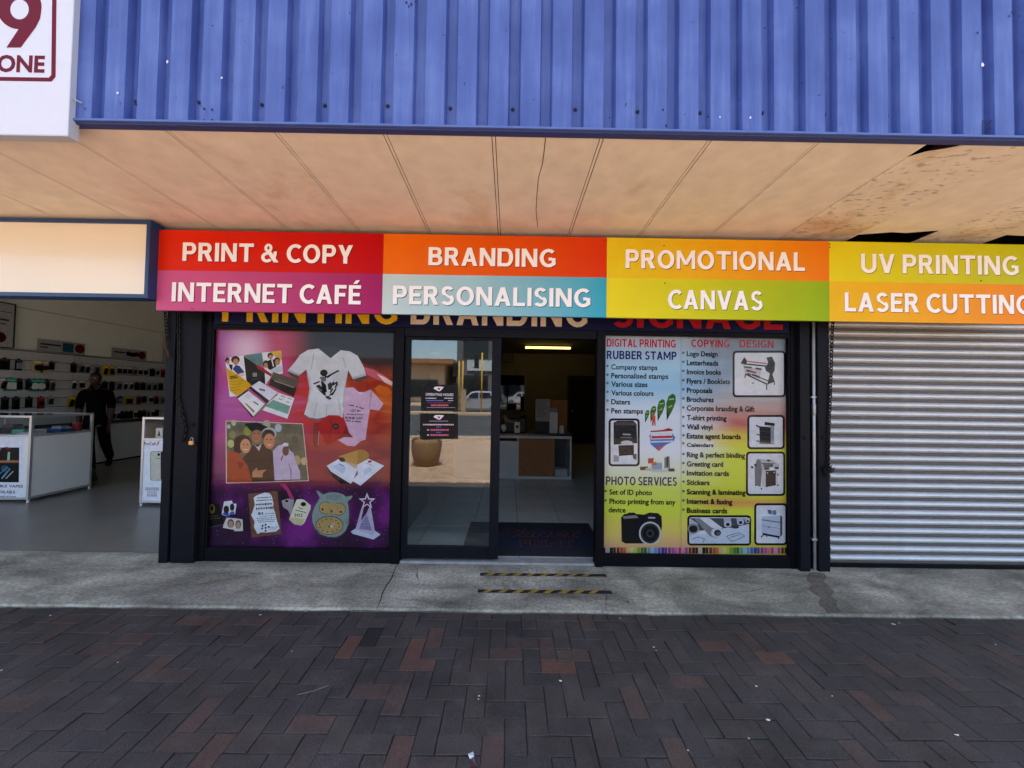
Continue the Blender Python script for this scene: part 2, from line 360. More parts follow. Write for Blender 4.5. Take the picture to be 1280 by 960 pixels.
M_CHAR = mat('charcoal_paint', (20, 22, 29), 0.5, spec=0.1, var=0.25, scale=5, bump=0.05, bscale=30)
M_CHAR2 = mat('dark_frame_paint', (13, 14, 19), 0.5, spec=0.1, var=0.2, scale=7)
M_STEEL = mat('galvanised_steel', (176, 180, 184), 0.42, metal=0.75, var=0.14, scale=9)
M_GALV = mat('shutter_galvanised', (200, 203, 205), 0.42, metal=0.4, var=0.12, scale=4, bump=0.08, bscale=90)
M_BLACK = mat('black_plastic', (18, 18, 20), 0.5)
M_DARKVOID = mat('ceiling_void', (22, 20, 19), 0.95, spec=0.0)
M_WALL = mat('painted_plaster', (240, 244, 234), 0.8, var=0.06, scale=2.5)
M_WALL2 = mat('beige_plaster', (150, 140, 120), 0.85, var=0.08, scale=2.0)
M_WHITE = mat('white_melamine', (222, 223, 222), 0.35, var=0.04, scale=5)
M_ALU = mat('aluminium_trim', (196, 198, 200), 0.35, metal=0.7, var=0.06)
M_GLASS = glass('shop_glass', (0.93, 0.94, 0.94), 0.008)
M_GLASSD = glass('door_glass', (0.80, 0.86, 0.86), 0.095)
M_RUST = mat('rusty_iron', (84, 50, 34), 0.9, metal=0.2, var=0.4, scale=30, bump=0.3)
M_CHAIN = mat('dark_chain', (52, 48, 46), 0.55, metal=0.7, var=0.3, scale=40)
M_BRASS = mat('brass', (205, 165, 100), 0.4, metal=0.6, var=0.2, scale=20)

# blue painted cladding with chalky weathering
def blue_mat():
    m = mat('blue_cladding_paint', (64, 86, 152), 0.5, spec=0.45); n, l = m.node_tree.nodes, m.node_tree.links; b = n['Principled BSDF']
    g = n.new('ShaderNodeNewGeometry'); mp_ = n.new('ShaderNodeMapping'); mp_.inputs['Scale'].default_value = (26, 26, 1.3)
    l.new(g.outputs['Position'], mp_.inputs['Vector'])
    a = n.new('ShaderNodeTexNoise'); a.inputs['Scale'].default_value = 1.0; a.inputs['Detail'].default_value = 8; a.inputs['Roughness'].default_value = 0.7; l.new(mp_.outputs['Vector'], a.inputs['Vector'])
    c = n.new('ShaderNodeTexNoise'); c.inputs['Scale'].default_value = 3.2; c.inputs['Detail'].default_value = 9; l.new(g.outputs['Position'], c.inputs['Vector'])
    ad = n.new('ShaderNodeMath'); ad.operation = 'ADD'; l.new(a.outputs['Fac'], ad.inputs[0]); l.new(c.outputs['Fac'], ad.inputs[1])
    r = n.new('ShaderNodeValToRGB'); e = r.color_ramp.elements
    e[0].position, e[0].color = 0.38, lin((58, 78, 144)); e[1].position, e[1].color = 0.66, lin((92, 114, 176))
    q = e.new(0.5); q.color = lin((70, 92, 159))
    hv = n.new('ShaderNodeMath'); hv.operation = 'MULTIPLY'; hv.inputs[1].default_value = 0.5
    l.new(ad.outputs[0], hv.inputs[0]); l.new(hv.outputs[0], r.inputs['Fac'])
    # chips where the paint is gone
    v = n.new('ShaderNodeTexNoise'); v.inputs['Scale'].default_value = 34; v.inputs['Detail'].default_value = 3; l.new(g.outputs['Position'], v.inputs['Vector'])
    vr = n.new('ShaderNodeValToRGB'); vr.color_ramp.elements[0].position = 0.735; vr.color_ramp.elements[1].position = 0.75
    l.new(v.outputs['Fac'], vr.inputs['Fac'])
    x = n.new('ShaderNodeMixRGB'); x.inputs['Color2'].default_value = lin((44, 50, 92))
    l.new(vr.outputs['Color'], x.inputs['Fac']); l.new(r.outputs['Color'], x.inputs['Color1']); l.new(x.outputs['Color'], b.inputs['Base Color'])
    bp = n.new('ShaderNodeBump'); bp.inputs['Strength'].default_value = 0.15; bp.inputs['Distance'].default_value = 0.004
    l.new(a.outputs['Fac'], bp.inputs['Height']); l.new(bp.outputs['Normal'], b.inputs['Normal'])
    return m
M_BLUE = blue_mat()

# soffit board: cream paint with brown damp stains that have their own shape
def soffit_mat(name, stain, spots):
    m = mat(name, (226, 204, 184), 0.75, spec=0.3); n, l = m.node_tree.nodes, m.node_tree.links; b = n['Principled BSDF']
    g = n.new('ShaderNodeNewGeometry')
    a = n.new('ShaderNodeTexNoise'); a.inputs['Scale'].default_value = 1.5; a.inputs['Detail'].default_value = 9; a.inputs['Roughness'].default_value = 0.55; a.inputs['Distortion'].default_value = 0.5; l.new(g.outputs['Position'], a.inputs['Vector'])
    r = n.new('ShaderNodeValToRGB'); e = r.color_ramp.elements; e[0].position = 0.60-0.1*stain; e[0].color = (0, 0, 0, 1); e[1].position = 0.70-0.1*stain; e[1].color = (0.35+0.4*stain,)*3+(1,)
    l.new(a.outputs['Fac'], r.inputs['Fac'])
    x = n.new('ShaderNodeMixRGB'); x.inputs['Color1'].default_value = lin((238, 225, 206)); x.inputs['Color2'].default_value = lin((196, 162, 108))
    l.new(r.outputs['Color'], x.inputs['Fac']); last = x
    if spots:
        mp_ = n.new('ShaderNodeMapping'); mp_.inputs['Scale'].default_value = (14, 30, 1); mp_.inputs['Rotation'].default_value = (0, 0, 0.3); l.new(g.outputs['Position'], mp_.inputs['Vector'])
        v = n.new('ShaderNodeTexNoise'); v.inputs['Scale'].default_value = 1.0; v.inputs['Detail'].default_value = 4; l.new(mp_.outputs['Vector'], v.inputs['Vector'])
        vr = n.new('ShaderNodeValToRGB'); vr.color_ramp.elements[0].position = 0.56; vr.color_ramp.elements[1].position = 0.66; vr.color_ramp.elements[1].color = (0.5,)*3+(1,)
        l.new(v.outputs['Fac'], vr.inputs['Fac'])
        y = n.new('ShaderNodeMixRGB'); y.inputs['Color2'].default_value = lin((112, 88, 62)); l.new(vr.outputs['Color'], y.inputs['Fac']); l.new(x.outputs['Color'], y.inputs['Color1']); last = y
    f = n.new('ShaderNodeTexNoise'); f.inputs['Scale'].default_value = 8; f.inputs['Detail'].default_value = 8; l.new(g.outputs['Position'], f.inputs['Vector'])
    fr = n.new('ShaderNodeMapRange'); fr.inputs['To Min'].default_value = 0.78; fr.inputs['To Max'].default_value = 1.14; l.new(f.outputs['Fac'], fr.inputs['Value'])
    z = n.new('ShaderNodeMixRGB'); z.blend_type = 'MULTIPLY'; z.inputs['Fac'].default_value = 1
    l.new(last.outputs['Color'], z.inputs['Color1']); l.new(fr.outputs['Result'], z.inputs['Color2']); l.new(z.outputs['Color'], b.inputs['Base Color'])
    return m
M_SOF = [soffit_mat('soffit_clean', 0.0, False), soffit_mat('soffit_stained', 0.35, False), soffit_mat('soffit_mouldy', 0.9, True)]

# ================================================================== ground, paving, apron
SLAB_Y = 2.735
g_ = MB(); g_.add([(-300, 30, -0.12), (300, 30, -0.12), (300, -6.9, -0.12), (-300, -6.9, -0.12), (300, -300, 5.74), (-300, -300, 5.74)], [(0, 3, 2, 1), (3, 5, 4, 2)], mat('dry_earth', (140, 120, 95), 0.95, var=0.2, scale=0.4))
tag(g_.build('ground'), kind='structure')

pav = MB().add([(-6, 0.55, -0.012), (6, 0.55, -0.012), (6, SLAB_Y+0.3, -0.012), (-6, SLAB_Y+0.3, -0.012)], [(0, 1, 2, 3)], M_JOINT).build('pavement')
tag(pav, kind='structure')
BW = 0.0985
def brick_mb(L, Wd, m):
    a, b = L/2-0.0014, Wd/2-0.0014; c = 0.0026
    v = [(-a, -b, -0.03), (a, -b, -0.03), (a, b, -0.03), (-a, b, -0.03), (-a, -b, -c), (a, -b, -c), (a, b, -c), (-a, b, -c),
         (-a+c, -b+c, 0), (a-c, -b+c, 0), (a-c, b-c, 0), (-a+c, b-c, 0)]
    f = [(0, 1, 5, 4), (1, 2, 6, 5), (2, 3, 7, 6), (3, 0, 4, 7), (4, 5, 9, 8), (5, 6, 10, 9), (6, 7, 11, 10), (7, 4, 8, 11), (8, 9, 10, 11)]
    return v, f
CMI = CM.transposed()
def project(x, y, z):
    d = CMI @ Vector((x, y, z-H))
    return 640-F*d.x/d.z, 480+F*d.y/d.z, -d.z
cells = []
for i in range(-60, 61):
    for j in range(6, 31):
        k = (i-j) % 4
        if k == 0: cells.append((i*BW+BW, j*BW+BW/2, 0))
        elif k == 3: cells.append((i*BW+BW/2, j*BW+BW, 1))
rb = random.Random(3)
vis, rest = [], []
for c in cells:
    if not (0.6 < c[1] < SLAB_Y+0.10) or abs(c[0]) > 5.6: continue
    px, py, d = project(c[0], c[1], 0)
    (vis if -30 < px < 1310 and py < 985 and d > 0 else rest).append((c[1], c))
vis.sort(); near = [c for _, c in vis[:300]]; rest = [c for _, c in vis[300:]]+[c for _, c in rest]
bv, bf = brick_mb(2*BW, BW, M_PAV)
bme = bpy.data.meshes.new('brick'); bme.from_pydata(bv, [], bf); bme.materials.append(M_PAV)
def brick_pose(c):
    return (c[0]+rb.uniform(-.0012, .0012), c[1]+rb.uniform(-.0012, .0012), rb.gauss(-0.001, 0.0017)), (rb.gauss(0, .006), rb.gauss(0, .006), (math.pi/2 if c[2] else 0)+rb.gauss(0, .008))
for c in near:
    o = bpy.data.objects.new('brick', bme); COL.objects.link(o); o.parent = pav
    o.location, o.rotation_euler = brick_pose(c)
    for q in ((474, 797), (490, 806)):
        gx, gy = G(*q)
        if abs(c[0]-gx) < .055 and abs(c[1]-gy) < .055 and c[2]: o.material_slots[0].link = 'OBJECT'; o.material_slots[0].material = mat('tar_stained_paver', (24, 24, 27), .8, var=.2, scale=30)
mb = MB()
for c in rest:
    l_, r_ = brick_pose(c); mtx = Matrix.Translation(l_) @ Matrix.Rotation(r_[2], 4, 'Z') @ Matrix.Rotation(r_[0], 4, 'X') @ Matrix.Rotation(r_[1], 4, 'Y')
    mb.add([mtx @ Vector(v) for v in bv], bf, M_PAVI)
tag(mb.build('brick_paving', pav), kind='stuff')

# concrete apron in front of the shops, running on as the phone shop's floor
ra = random.Random(11)
edge = [(-14.0+i*0.25, SLAB_Y+ra.uniform(-.006, .006)) for i in range(113)]
sl_ = MB()
out = edge+[(14, 12.6), (-14, 12.6)]
n_ = len(edge)
sl_.poly([(x, y+0.012, 0.02) for x, y in edge]+[(14, 12.6, 0.02), (-14, 12.6, 0.02)], M_SLAB)
for i in range(n_-1):
    (x0, y0), (x1, y1) = edge[i], edge[i+1]
    sl_.add([(x0, y0+0.012, 0.02), (x1, y1+0.012, 0.02), (x1, y1, 0.008), (x0, y0, 0.008), (x1, y1, -0.05), (x0, y0, -0.05)], [(0, 3, 2, 1)], M_SLAB)
    sl_.add([(x1, y1, 0.008), (x0, y0, 0.008), (x1, y1, -0.05), (x0, y0, -0.05)], [(1, 3, 2, 0)], M_PATCH)
apron = sl_.build('concrete_apron'); tag(apron, kind='structure')
def ground_poly(pts, z): return [(*G(x, y, z), z) for x, y in pts]
M_CRACK = mat('crack_dirt', (46, 43, 40), 0.95)
def crack(path, w):
    q = [Vector((*G(x, y, 0.02), 0)) for x, y in path]; L, Rr = [], []
    for i, p in enumerate(q):
        d = (q[min(i+1, len(q)-1)]-q[max(i-1, 0)]).normalized(); nn = Vector((-d.y, d.x, 0)); ww = w*ra.uniform(0.4, 1.0)*(0.3 if i in (0, len(q)-1) else 1)
        L.append((p.x+nn.x*ww, p.y+nn.y*ww, 0.0214)); Rr.append((p.x-nn.x*ww, p.y-nn.y*ww, 0.0214))
    b = MB(); k = len(q)
    b.add(L+Rr, [(i, i+1, i+1+k, i+k) for i in range(k-1)], M_CRACK)
    return b.build('crack', apron)
crack([(497, 704), (493, 713), (490, 722), (483, 732), (478, 741), (476, 750), (470, 762)], 0.006)
crack([(522, 711), (521, 720), (524, 727)], 0.004)
crack([(757, 735), (758, 746), (757, 763)], 0.003)
crack([(250, 735), (270, 728), (300, 722), (330, 717)], 0.003)
crack([(880, 745), (905, 738), (935, 740), (965, 733)], 0.003)
MB().poly(ground_poly([(1011, 716), (1021, 715), (1031, 717), (1033, 722), (1030, 727), (1036, 732), (1043, 739), (1039, 745), (1047, 751), (1046, 758), (1052, 765), (1041, 766), (1034, 766), (1031, 759), (1023, 754), (1026, 747), (1017, 741), (1011, 736), (1015, 730), (1008, 724)], 0.0245), M_PATCH).build('cement_patch', apron)

# worn hazard tapes stuck on the apron
def tape_mat(name, c, hole):
    m = mat(name, c, 0.6, var=0.3, scale=18)
    return m
M_TY = tape_mat('tape_yellow', (158, 128, 48), 1); M_TK = tape_mat('tape_black', (34, 33, 33), 1)
def tape(p0, p1, w, label):
    x0, y0 = G(*p0, 0.02); x1, y1 = G(*p1, 0.02); t = thing('hazard_tape', ((x0+x1)/2, (y0+y1)/2, 0.02), label, 'floor tape', 'hazard tapes at the doorway')
    d = Vector((x1-x0, y1-y0, 0)); L = d.length; d.normalize(); nn = Vector((-d.y, d.x, 0)); b = MB()
    n = 40; rr_ = random.Random(int(p0[1])); up = [w/2*rr_.uniform(0.8, 1) for _ in range(n+1)]; dn = [-w/2*rr_.uniform(0.8, 1) for _ in range(n+1)]
    def q(s, off, z): p = Vector((x0, y0, 0))+d*s+nn*off; return (p.x, p.y, z)
    b.add([q(L*i/n, up[i], 0.0216) for i in range(n+1)]+[q(L*i/n, dn[i], 0.0216) for i in range(n+1)], [(i, i+1, i+n+2, i+n+1) for i in range(n)], M_TK); b.build('tape_strip', t)
    s = 0.03
    while s < L-0.14:
        if rr_.random() < 0.88:
            a = rr_.uniform(0.7, 1); f = rr_.uniform(0.45, 0.62)
            MB().poly([q(s, -w*.47*a, 0.0226), q(s+0.1*f, -w*.47, 0.0226), q(s+0.1*f+w*.9, w*.46, 0.0226), q(s+w*.9, w*.46*a, 0.0226)], M_TY).build('yellow_stripe', t)
        s += 0.115
tape((600, 718), (758, 719.5), 0.055, 'worn black and yellow tape on the concrete, the one by the door sill')
tape((597, 739), (765, 740.5), 0.055, 'worn black and yellow tape on the concrete, the one by the brick paving')

# ================================================================== canopy with blue fascia and soffit
FY = 2.05                                       # front of the fascia
can = thing('canopy', (0, FY, 2.93), 'deep shop canopy with blue ribbed fascia and cream board soffit', 'canopy')
pitch, flatw, slope, depth = 0.1715, 0.104, 0.009, 0.040
x_first = P(172, 100, FY)[0]
start = x_first-pitch*20
def zb_f(): return 2.962
for k in range(0, 64, 4):
    b = MB(); pr = []
    for i in range(4):
        x = start+(k+i)*pitch
        pr += [(x, FY), (x+flatw*0.5, FY-0.0012), (x+flatw, FY), (x+flatw+slope, FY+depth), (x+pitch-slope, FY+depth)]
    pr.append((start+(k+4)*pitch, FY))
    n = len(pr); z0, z1 = zb_f(), 4.36; lv = [z0, z0+0.4, z0+0.8, z1]; rs = random.Random(k)
    v = []
    for j, z in enumerate(lv):
        for (x, y) in pr: v.append((x, y+(rs.uniform(-.0015, .0015) if 0 < j < 3 else 0), z))
    f = [(j*n+i, j*n+i+1, (j+1)*n+i+1, (j+1)*n+i) for j in range(3) for i in range(n-1)]
    b.add(v, f, M_BLUE)
    # return of the sheet so that it has a thickness
    v2 = [(x, y+0.0012, z) for (x, y, z) in v]
    b.add(v2, [tuple(reversed(q)) for q in f], M_BLUE)
    b.build('cladding_sheet', can)
M_SCREW = mat('screw_head', (40, 44, 74), 0.6)
for k in range(1, 63, 2):
    x = start+k*pitch-pitch/2+0.06+0.012
    xc = start+k*pitch+flatw+slope+0.018
    b = MB(); b.lathe([(0.0, -0.009), (0.006, -0.008), (0.007, 0.0), (0.011, 0.0), (0.011, 0.004)], (xc, FY+depth-0.004, 3.085+0.004*math.sin(k)), M_SCREW, 8, 'Y'); b.build('screw', can)
# bottom flashing
X0, X1 = start+.002, start+64*pitch-.002
b = MB(); b.box(X0, X1, FY-0.012, FY+0.045, 2.944, 2.957, mat('flashing_blue', (78, 102, 166), 0.45, var=0.15, scale=8)); b.build('flashing', can, bevel=0.003)
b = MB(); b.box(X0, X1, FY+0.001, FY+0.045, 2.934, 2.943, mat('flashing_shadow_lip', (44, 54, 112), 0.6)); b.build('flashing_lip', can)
# dents, a stencilled figure and small chips on the fascia
a = Art(FY-0.002, 680, 0, 2.1333); a.t('5', 1178, 352, 1192, 326, (40, 46, 92), 0.02); a.bar(1170, 322, 1170, 362, 2, (40, 46, 92)); a.bar(1170, 322, 1196, 322, 2, (40, 46, 92)); a.build('stencil_mark', can)
CH = MB(); M_CHIPW = mat('bare_primer', (210, 210, 214), 0.6); M_CHIPD = mat('hole_dark', (26, 28, 48), 0.9)
for (x, y, r, w) in [(209, 77, 2.0, 1), (277, 97, 1.4, 1), (147, 116, 1.6, 1), (1228, 81, 2.4, 1), (938, 147, 1.4, 1), (900, 146, 1.2, 1), (885, 146, 1.6, 0), (255, 136, 1.5, 0), (265, 137, 1.5, 0), (255, 150, 1.4, 0), (265, 150, 1.4, 0), (170, 130, 1.8, 0), (508, 3, 1.5, 0), (514, 5, 1.5, 0), (520, 2, 1.4, 0), (511, 8, 1.3, 0), (1262, 20, 1.3, 0), (1268, 18, 1.3, 0), (1274, 20, 1.3, 0), (1265, 15, 1.2, 0), (829, 137, 1.3, 0), (833, 157, 1.3, 0), (762, 147, 1.2, 0), (956, 35, 1.4, 0), (996, 10, 1.2, 0), (1003, 104, 1.2, 0), (1222, 41, 1.4, 0)]:
    X, Z = P(x, y, FY-0.0035); q = r/F*FY
    CH.poly([(X+q*math.cos(t)*random.uniform(.6, 1.2), FY-0.0035, Z+q*math.sin(t)*random.uniform(.7, 1.5)) for t in [i*math.pi/4 for i in range(8)]], M_CHIPW if w else M_CHIPD)
tag(CH.build('paint_chips', can), kind='stuff')
# soffit boards 0.6 m wide, falling slightly towards the shop
def zs(y): return 2.945-0.040*(y-2.1)
seam0 = P(617, 168, 2.11)[0]; SB = 3.47
for i in range(-9, 10):
    xa, xb = seam0+i*0.6+0.0125, seam0+(i+1)*0.6-0.0125; ya, yb = 2.099, SB
    m = M_SOF[0]
    if i in (-3,): m = M_SOF[1]
    if i in (4, 6): m = M_SOF[2]
    pts = [(xa, ya), (xb, ya), (xb, yb), (xa, yb)]; sag = [0, 0, 0, 0]
    if i == 4: pts = [(xa, ya+0.13), (xa+0.06, ya+0.075), (xa+0.15, ya+0.045), (xa+0.23, ya), (xb, ya), (xb, yb), (xa, yb)]; sag = [0.004]*7
    if i == 5: pts = [(xa, ya), (xb, ya), (xb, 3.10), (xb-.25, 3.13), (xa+0.2, 3.12), (xa, 3.2)]; sag = [0, 0, 0.0, 0.012, 0.012, 0]
    if i == 7: pts = [(xa, ya), (xb, ya), (xb, 3.2), (xa, 3.16)]
    k = len(pts); b = MB()
    b.add([(x, y, zs(y)-sag[j]) for j, (x, y) in enumerate(pts)]+[(x, y, zs(y)-sag[j]+0.009) for j, (x, y) in enumerate(pts)],
          [tuple(range(k)), tuple(range(2*k-1, k-1, -1))]+[(j, j+k, (j+1) % k+k, (j+1) % k) for j in range(k)], m)
    o = b.build('soffit_board', can)
    if i == 4: o['label'] = 'mould-stained soffit board with a broken corner'
for i in range(-9, 11):
    x = seam0+i*0.6; b = MB(); w = 0.0070
    if i in (5,): w = 0.011
    if i in (4, 6): w = 0.0098
    if i < -2: w = 0.0055
    b.add([(x-w, 2.099, zs(2.099)+0.0005), (x+w, 2.099, zs(2.099)+0.0005), (x+w, SB, zs(SB)+0.0005), (x-w, SB, zs(SB)+0.0005),
           (x-w-.001, 2.099, zs(2.099)+.004), (x+w+.001, 2.099, zs(2.099)+.004), (x+w+.001, SB, zs(SB)+.004), (x-w-.001, SB, zs(SB)+.004)], [(0, 1, 2, 3), (0, 4, 5, 1), (1, 5, 6, 2), (2, 6, 7, 3), (3, 7, 4, 0)], M_SOF[0])
    b.build('cover_strip', can)
# hairline break in one board
b = MB(); pth = [P(681, 172, 2.15), ]; pts = [(682, 172), (680, 190), (678, 205), (673, 222), (671, 245), (670, 262), (672, 284)]
vv = []
for (x, y) in pts:
    d = ray(x, y); t = (2.9452-H+0.084)/(d.z+0.04*d.y); vv.append((d.x*t, d.y*t, zs(d.y*t)-0.0012))
for p in vv[:]: pass
b.add([(x-0.0022, y, z) for x, y, z in vv]+[(x+0.0022, y, z) for x, y, z in vv], [(i, i+1, i+1+len(vv), i+len(vv)) for i in range(len(vv)-1)], M_CRACK); b.build('crack', can)
# dark void above the boards and the roof sheet that closes it
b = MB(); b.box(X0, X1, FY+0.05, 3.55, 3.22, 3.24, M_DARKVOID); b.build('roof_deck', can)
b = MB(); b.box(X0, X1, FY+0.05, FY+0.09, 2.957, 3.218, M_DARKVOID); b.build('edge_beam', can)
for i in range(-3, 4): MB().box(i*1.25-.02, i*1.25+.02, FY+0.09, 3.5, 2.97, 3.02, mat('old_timber', (96, 74, 54), 0.9, var=0.3)).build('joist', can)

# ================================================================== the building shell
bld = thing('shop_building', (0, 3.5, 0), 'low row of shops with plastered walls behind the canopy', 'building')
def part(name, x0, x1, y0, y1, z0, z1, m, parent=None, bevel=0.0): return MB().box(x0, x1, y0, y1, z0, z1, m).build(name, parent or bld, bevel=bevel)
M_ROOF = mat('roof_sheet', (150, 150, 150), 0.6)
part('roof', -14, 14, FY+0.1, 12.7, 4.2, 4.33, M_ROOF)
part('wall', -14, 14, 12.4, 12.6, 0.0, 4.198, M_WALL2)                      # back
part('wall', -8.4, -8.2, 3.5, 12.398, 0.0, 4.198, M_WALL)                    # phone shop, side with the display
part('wall', -3.05, -2.82, 3.56, 12.398, 0.0, 4.198, M_WALL)                  # between phone shop and print shop
part('wall', 2.83, 3.0, 3.56, 12.398, 0.0, 4.198, M_WALL2)                   # between print shop and shuttered shop
part('wall', -14, -8.402, 3.5, 3.7, 0.0, 4.198, M_WALL)
part('wall', 9.0, 14, 3.5, 3.7, 0.0, 4.198, M_WALL)
part('lintel', -8.198, -3.052, 3.56, 3.8, 2.42, 4.197, M_WALL)
part('lintel', -2.818, 2.828, 3.60, 3.8, 2.36, 4.197, M_CHAR2)
part('lintel', 3.002, 8.998, 3.60, 3.8, 2.36, 4.197, M_DARKVOID)  # near-black colour paints in the darkness of the gap above the sign
part('ceiling', -8.198, -3.052, 3.802, 12.398, 3.9, 3.95, M_WALL)
part('ceiling', -2.818, 2.828, 3.802, 12.398, 2.84, 2.88, mat('shop_ceiling', (120, 116, 108), 0.9, var=0.05))
part('partition', -1.12, -1.08, 3.56, 5.25, 0.036, 2.838, mat('dark_partition', (52, 54, 62), 0.6, var=0.1))
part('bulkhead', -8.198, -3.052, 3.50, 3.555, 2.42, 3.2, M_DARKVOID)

# ================================================================== shopfront of the print shop
SY = 3.46                                        # front face of the frames
def X(px, py=560, Y=SY): return P(px, py, Y)[0]
sf = thing('shopfront', (0, SY, 0.02), 'charcoal painted steel and glass front of the print shop', 'shopfront')
zt = 2.30
def fr(name, x0, x1, y0, y1, z0, z1, m=M_CHAR, par=None, bevel=0.003): return part(name, x0, x1, y0, y1, z0, z1, m, par or sf, bevel)
xa = X(203, 560, 3.40)
fr('post', xa, xa+0.075, 3.40, 3.52, 0.02, zt)
fr('post_web', xa+0.078, X(216, 560, 3.44)+0.0, 3.435, 3.52, 0.02, zt, M_CHAR2)
fr('post', X(217, 560, 3.40), X(246, 560, 3.40), 3.405, 3.52, 0.02, zt)
xl = X(247, 560, 3.44); xw0, xw1 = X(264.5, 560, 3.49), X(492.5, 560, 3.49)
xd0, xd1 = X(503.5, 560, 3.47), X(744, 560, 3.47)
xr0, xr1 = X(753, 560, 3.49), X(984.5, 560, 3.49)
zs_l = P(380, 687, 3.46)[1]; zs_r = P(870, 695, 3.46)[1]
zh = P(620, 411, 3.46)[1]; ztop_l = P(380, 411, 3.46)[1]; ztop_r = P(870, 419.5, 3.46)[1]
zwin = min(ztop_l, ztop_r)
fr('jamb', xl, xw0-0.004, 3.445, 3.53, 0.02, zt, M_CHAR2)
fr('mullion', xw1, xd0-0.003, 3.44, 3.53, 0.02, zt, M_CHAR2)
fr('mullion', xd1+0.002, xr0, 3.43, 3.53, 0.02, zt, M_CHAR2)
fr('jamb', xr1, X(998, 560, 3.45), 3.445, 3.53, 0.02, zt, M_CHAR2)
fr('sill', xw0-0.002, xw1-0.002, 3.45, 3.528, 0.02, zs_l, M_CHAR2)
fr('sill', xr0+0.002, xr1-0.002, 3.45, 3.528, 0.02, zs_r, M_CHAR2)
fr('transom', xw0-0.002, xw1-0.002, 3.45, 3.528, zwin, zwin+0.05, M_CHAR2)
fr('transom', xr0+0.002, xr1-0.002, 3.45, 3.528, zwin, zwin+0.05, M_CHAR2)
fr('door_head', xd0-0.001, xd1, 3.445, 3.528, zh-0.08, zwin+0.05, M_CHAR)
# glazing beads
for (x0, x1, z0, z1) in ((xw0, xw1, zs_l, zwin), (xr0, xr1, zs_r, zwin)):
    b = MB(); e = 0.012
    for q in ((x0, x0+e, z0, z1), (x1-e-.004, x1-.004, z0, z1), (x0+e, x1-e-.004, z0, z0+e), (x0+e, x1-e-.004, z1-e, z1)): b.box(q[0], q[1], 3.452, 3.475, q[2], q[3], M_CHAR2)
    b.build('glazing_bead', sf)
    MB().box(x0+0.001, x1-.005, 3.478, 3.484, z0+0.001, z1-.001, M_GLASS).build('glass_pane', sf)
fr('post', X(1000.5, 560, 3.40), X(1012.5, 560, 3.40), 3.40, 3.54, 0.02, zt)
fr('post_web', X(1012.8, 560, 3.40), X(1023.5, 560, 3.44), 3.455, 3.54, 0.02, zt, M_CHAR2)
fr('post', X(1023, 560, 3.40), X(1037, 560, 3.40), 3.40, 3.54, 0.02, zt)
for px in (1006.5, 1029): b = MB(); b.lathe([(0.0, -.006), (0.018, -.004), (0.02, 0.001)], (X(px, 547, 3.40), 3.40, P(px, 547, 3.4)[1]), M_CHAR2, 10, 'Y'); b.build('bolt', sf)
for px in (213, 240): b = MB(); b.lathe([(0.0, -.006), (0.018, -.004), (0.02, 0.001)], (X(px, 532, 3.40), 3.402, P(px, 531, 3.4)[1]), M_CHAR2, 10, 'Y'); b.build('bolt', sf)

# name board behind the new sign: navy with painted words, mostly covered
hs = thing('header_board', (0, 3.44, 2.1), 'navy name board reading PRINTING BRANDING SIGNAGE above the windows', 'sign')
z0h = zwin+0.03
M_NAVY = mat('navy_board', (12, 16, 56), 0.5, spec=0.12, var=0.1)
b = MB(); b.box(X(268, 400, 3.43), X(986, 400, 3.43), 3.425, 3.443, z0h, z0h+0.42, M_NAVY); b.build('board', hs)
for body, x0, x1, yb, col in (('PRINTING', 277, 496, 403.5, (226, 186, 40)), ('BRANDING', 513, 734, 407, (222, 208, 186)), ('SIGNAGE', 766, 979, 410.5, (178, 30, 44))):
    xm = (x0+x1)/2; zb = P(xm, yb, 3.42)[1]
    
    for ch_, x_, k_ in sign_glyphs(body, P(x0, yb, 3.42)[0], P(x1, yb, 3.42)[0], .13): MB().letter(ch_, x_, k_, zb, 0.25, 3.4235, flat(col)).build('letter', hs)

# ------------------------------------------------------------------ sliding door leaf
dr = thing('sliding_door', (xd0, 3.49, 0.04), 'glazed sliding door leaf in a charcoal frame, slid open to one side', 'door')
xe = X(624.5, 560, 3.465); zd0 = P(560, 698.5, 3.465)[1]; zd1 = zh-0.082
xg0, xg1 = X(510.5, 560, 3.465), X(613, 560, 3.465); zg0 = P(560, 683.5, 3.465)[1]; zg1 = P(560, 425, 3.465)[1]
zd1 = max(zd1, zg1+0.03)
fr('stile', xd0, xg0, 3.468, 3.51, zd0, zd1, M_CHAR, dr)
fr('stile', xg1, xe, 3.468, 3.51, zd0, zd1, M_CHAR, dr)
fr('rail', xg0+.0005, xg1-.0005, 3.47, 3.508, zd0+.001, zg0, M_CHAR, dr)
fr('rail', xg0+.0005, xg1-.0005, 3.47, 3.508, zg1, zd1-.001, M_CHAR, dr)
MB().box(xg0-.004, xg1+.004, 3.486, 3.492, zg0-.004, zg1+.004, M_GLASSD).build('glass_pane', dr)
M_THR = mat('pale_threshold', (160, 161, 160), 0.45, metal=0.2, var=0.3, scale=12)
th = MB(); th.box(xd0, xd1, 3.45, 3.565, 0.0205, 0.041, M_THR); o = th.build('door_threshold', sf, bevel=0.003)

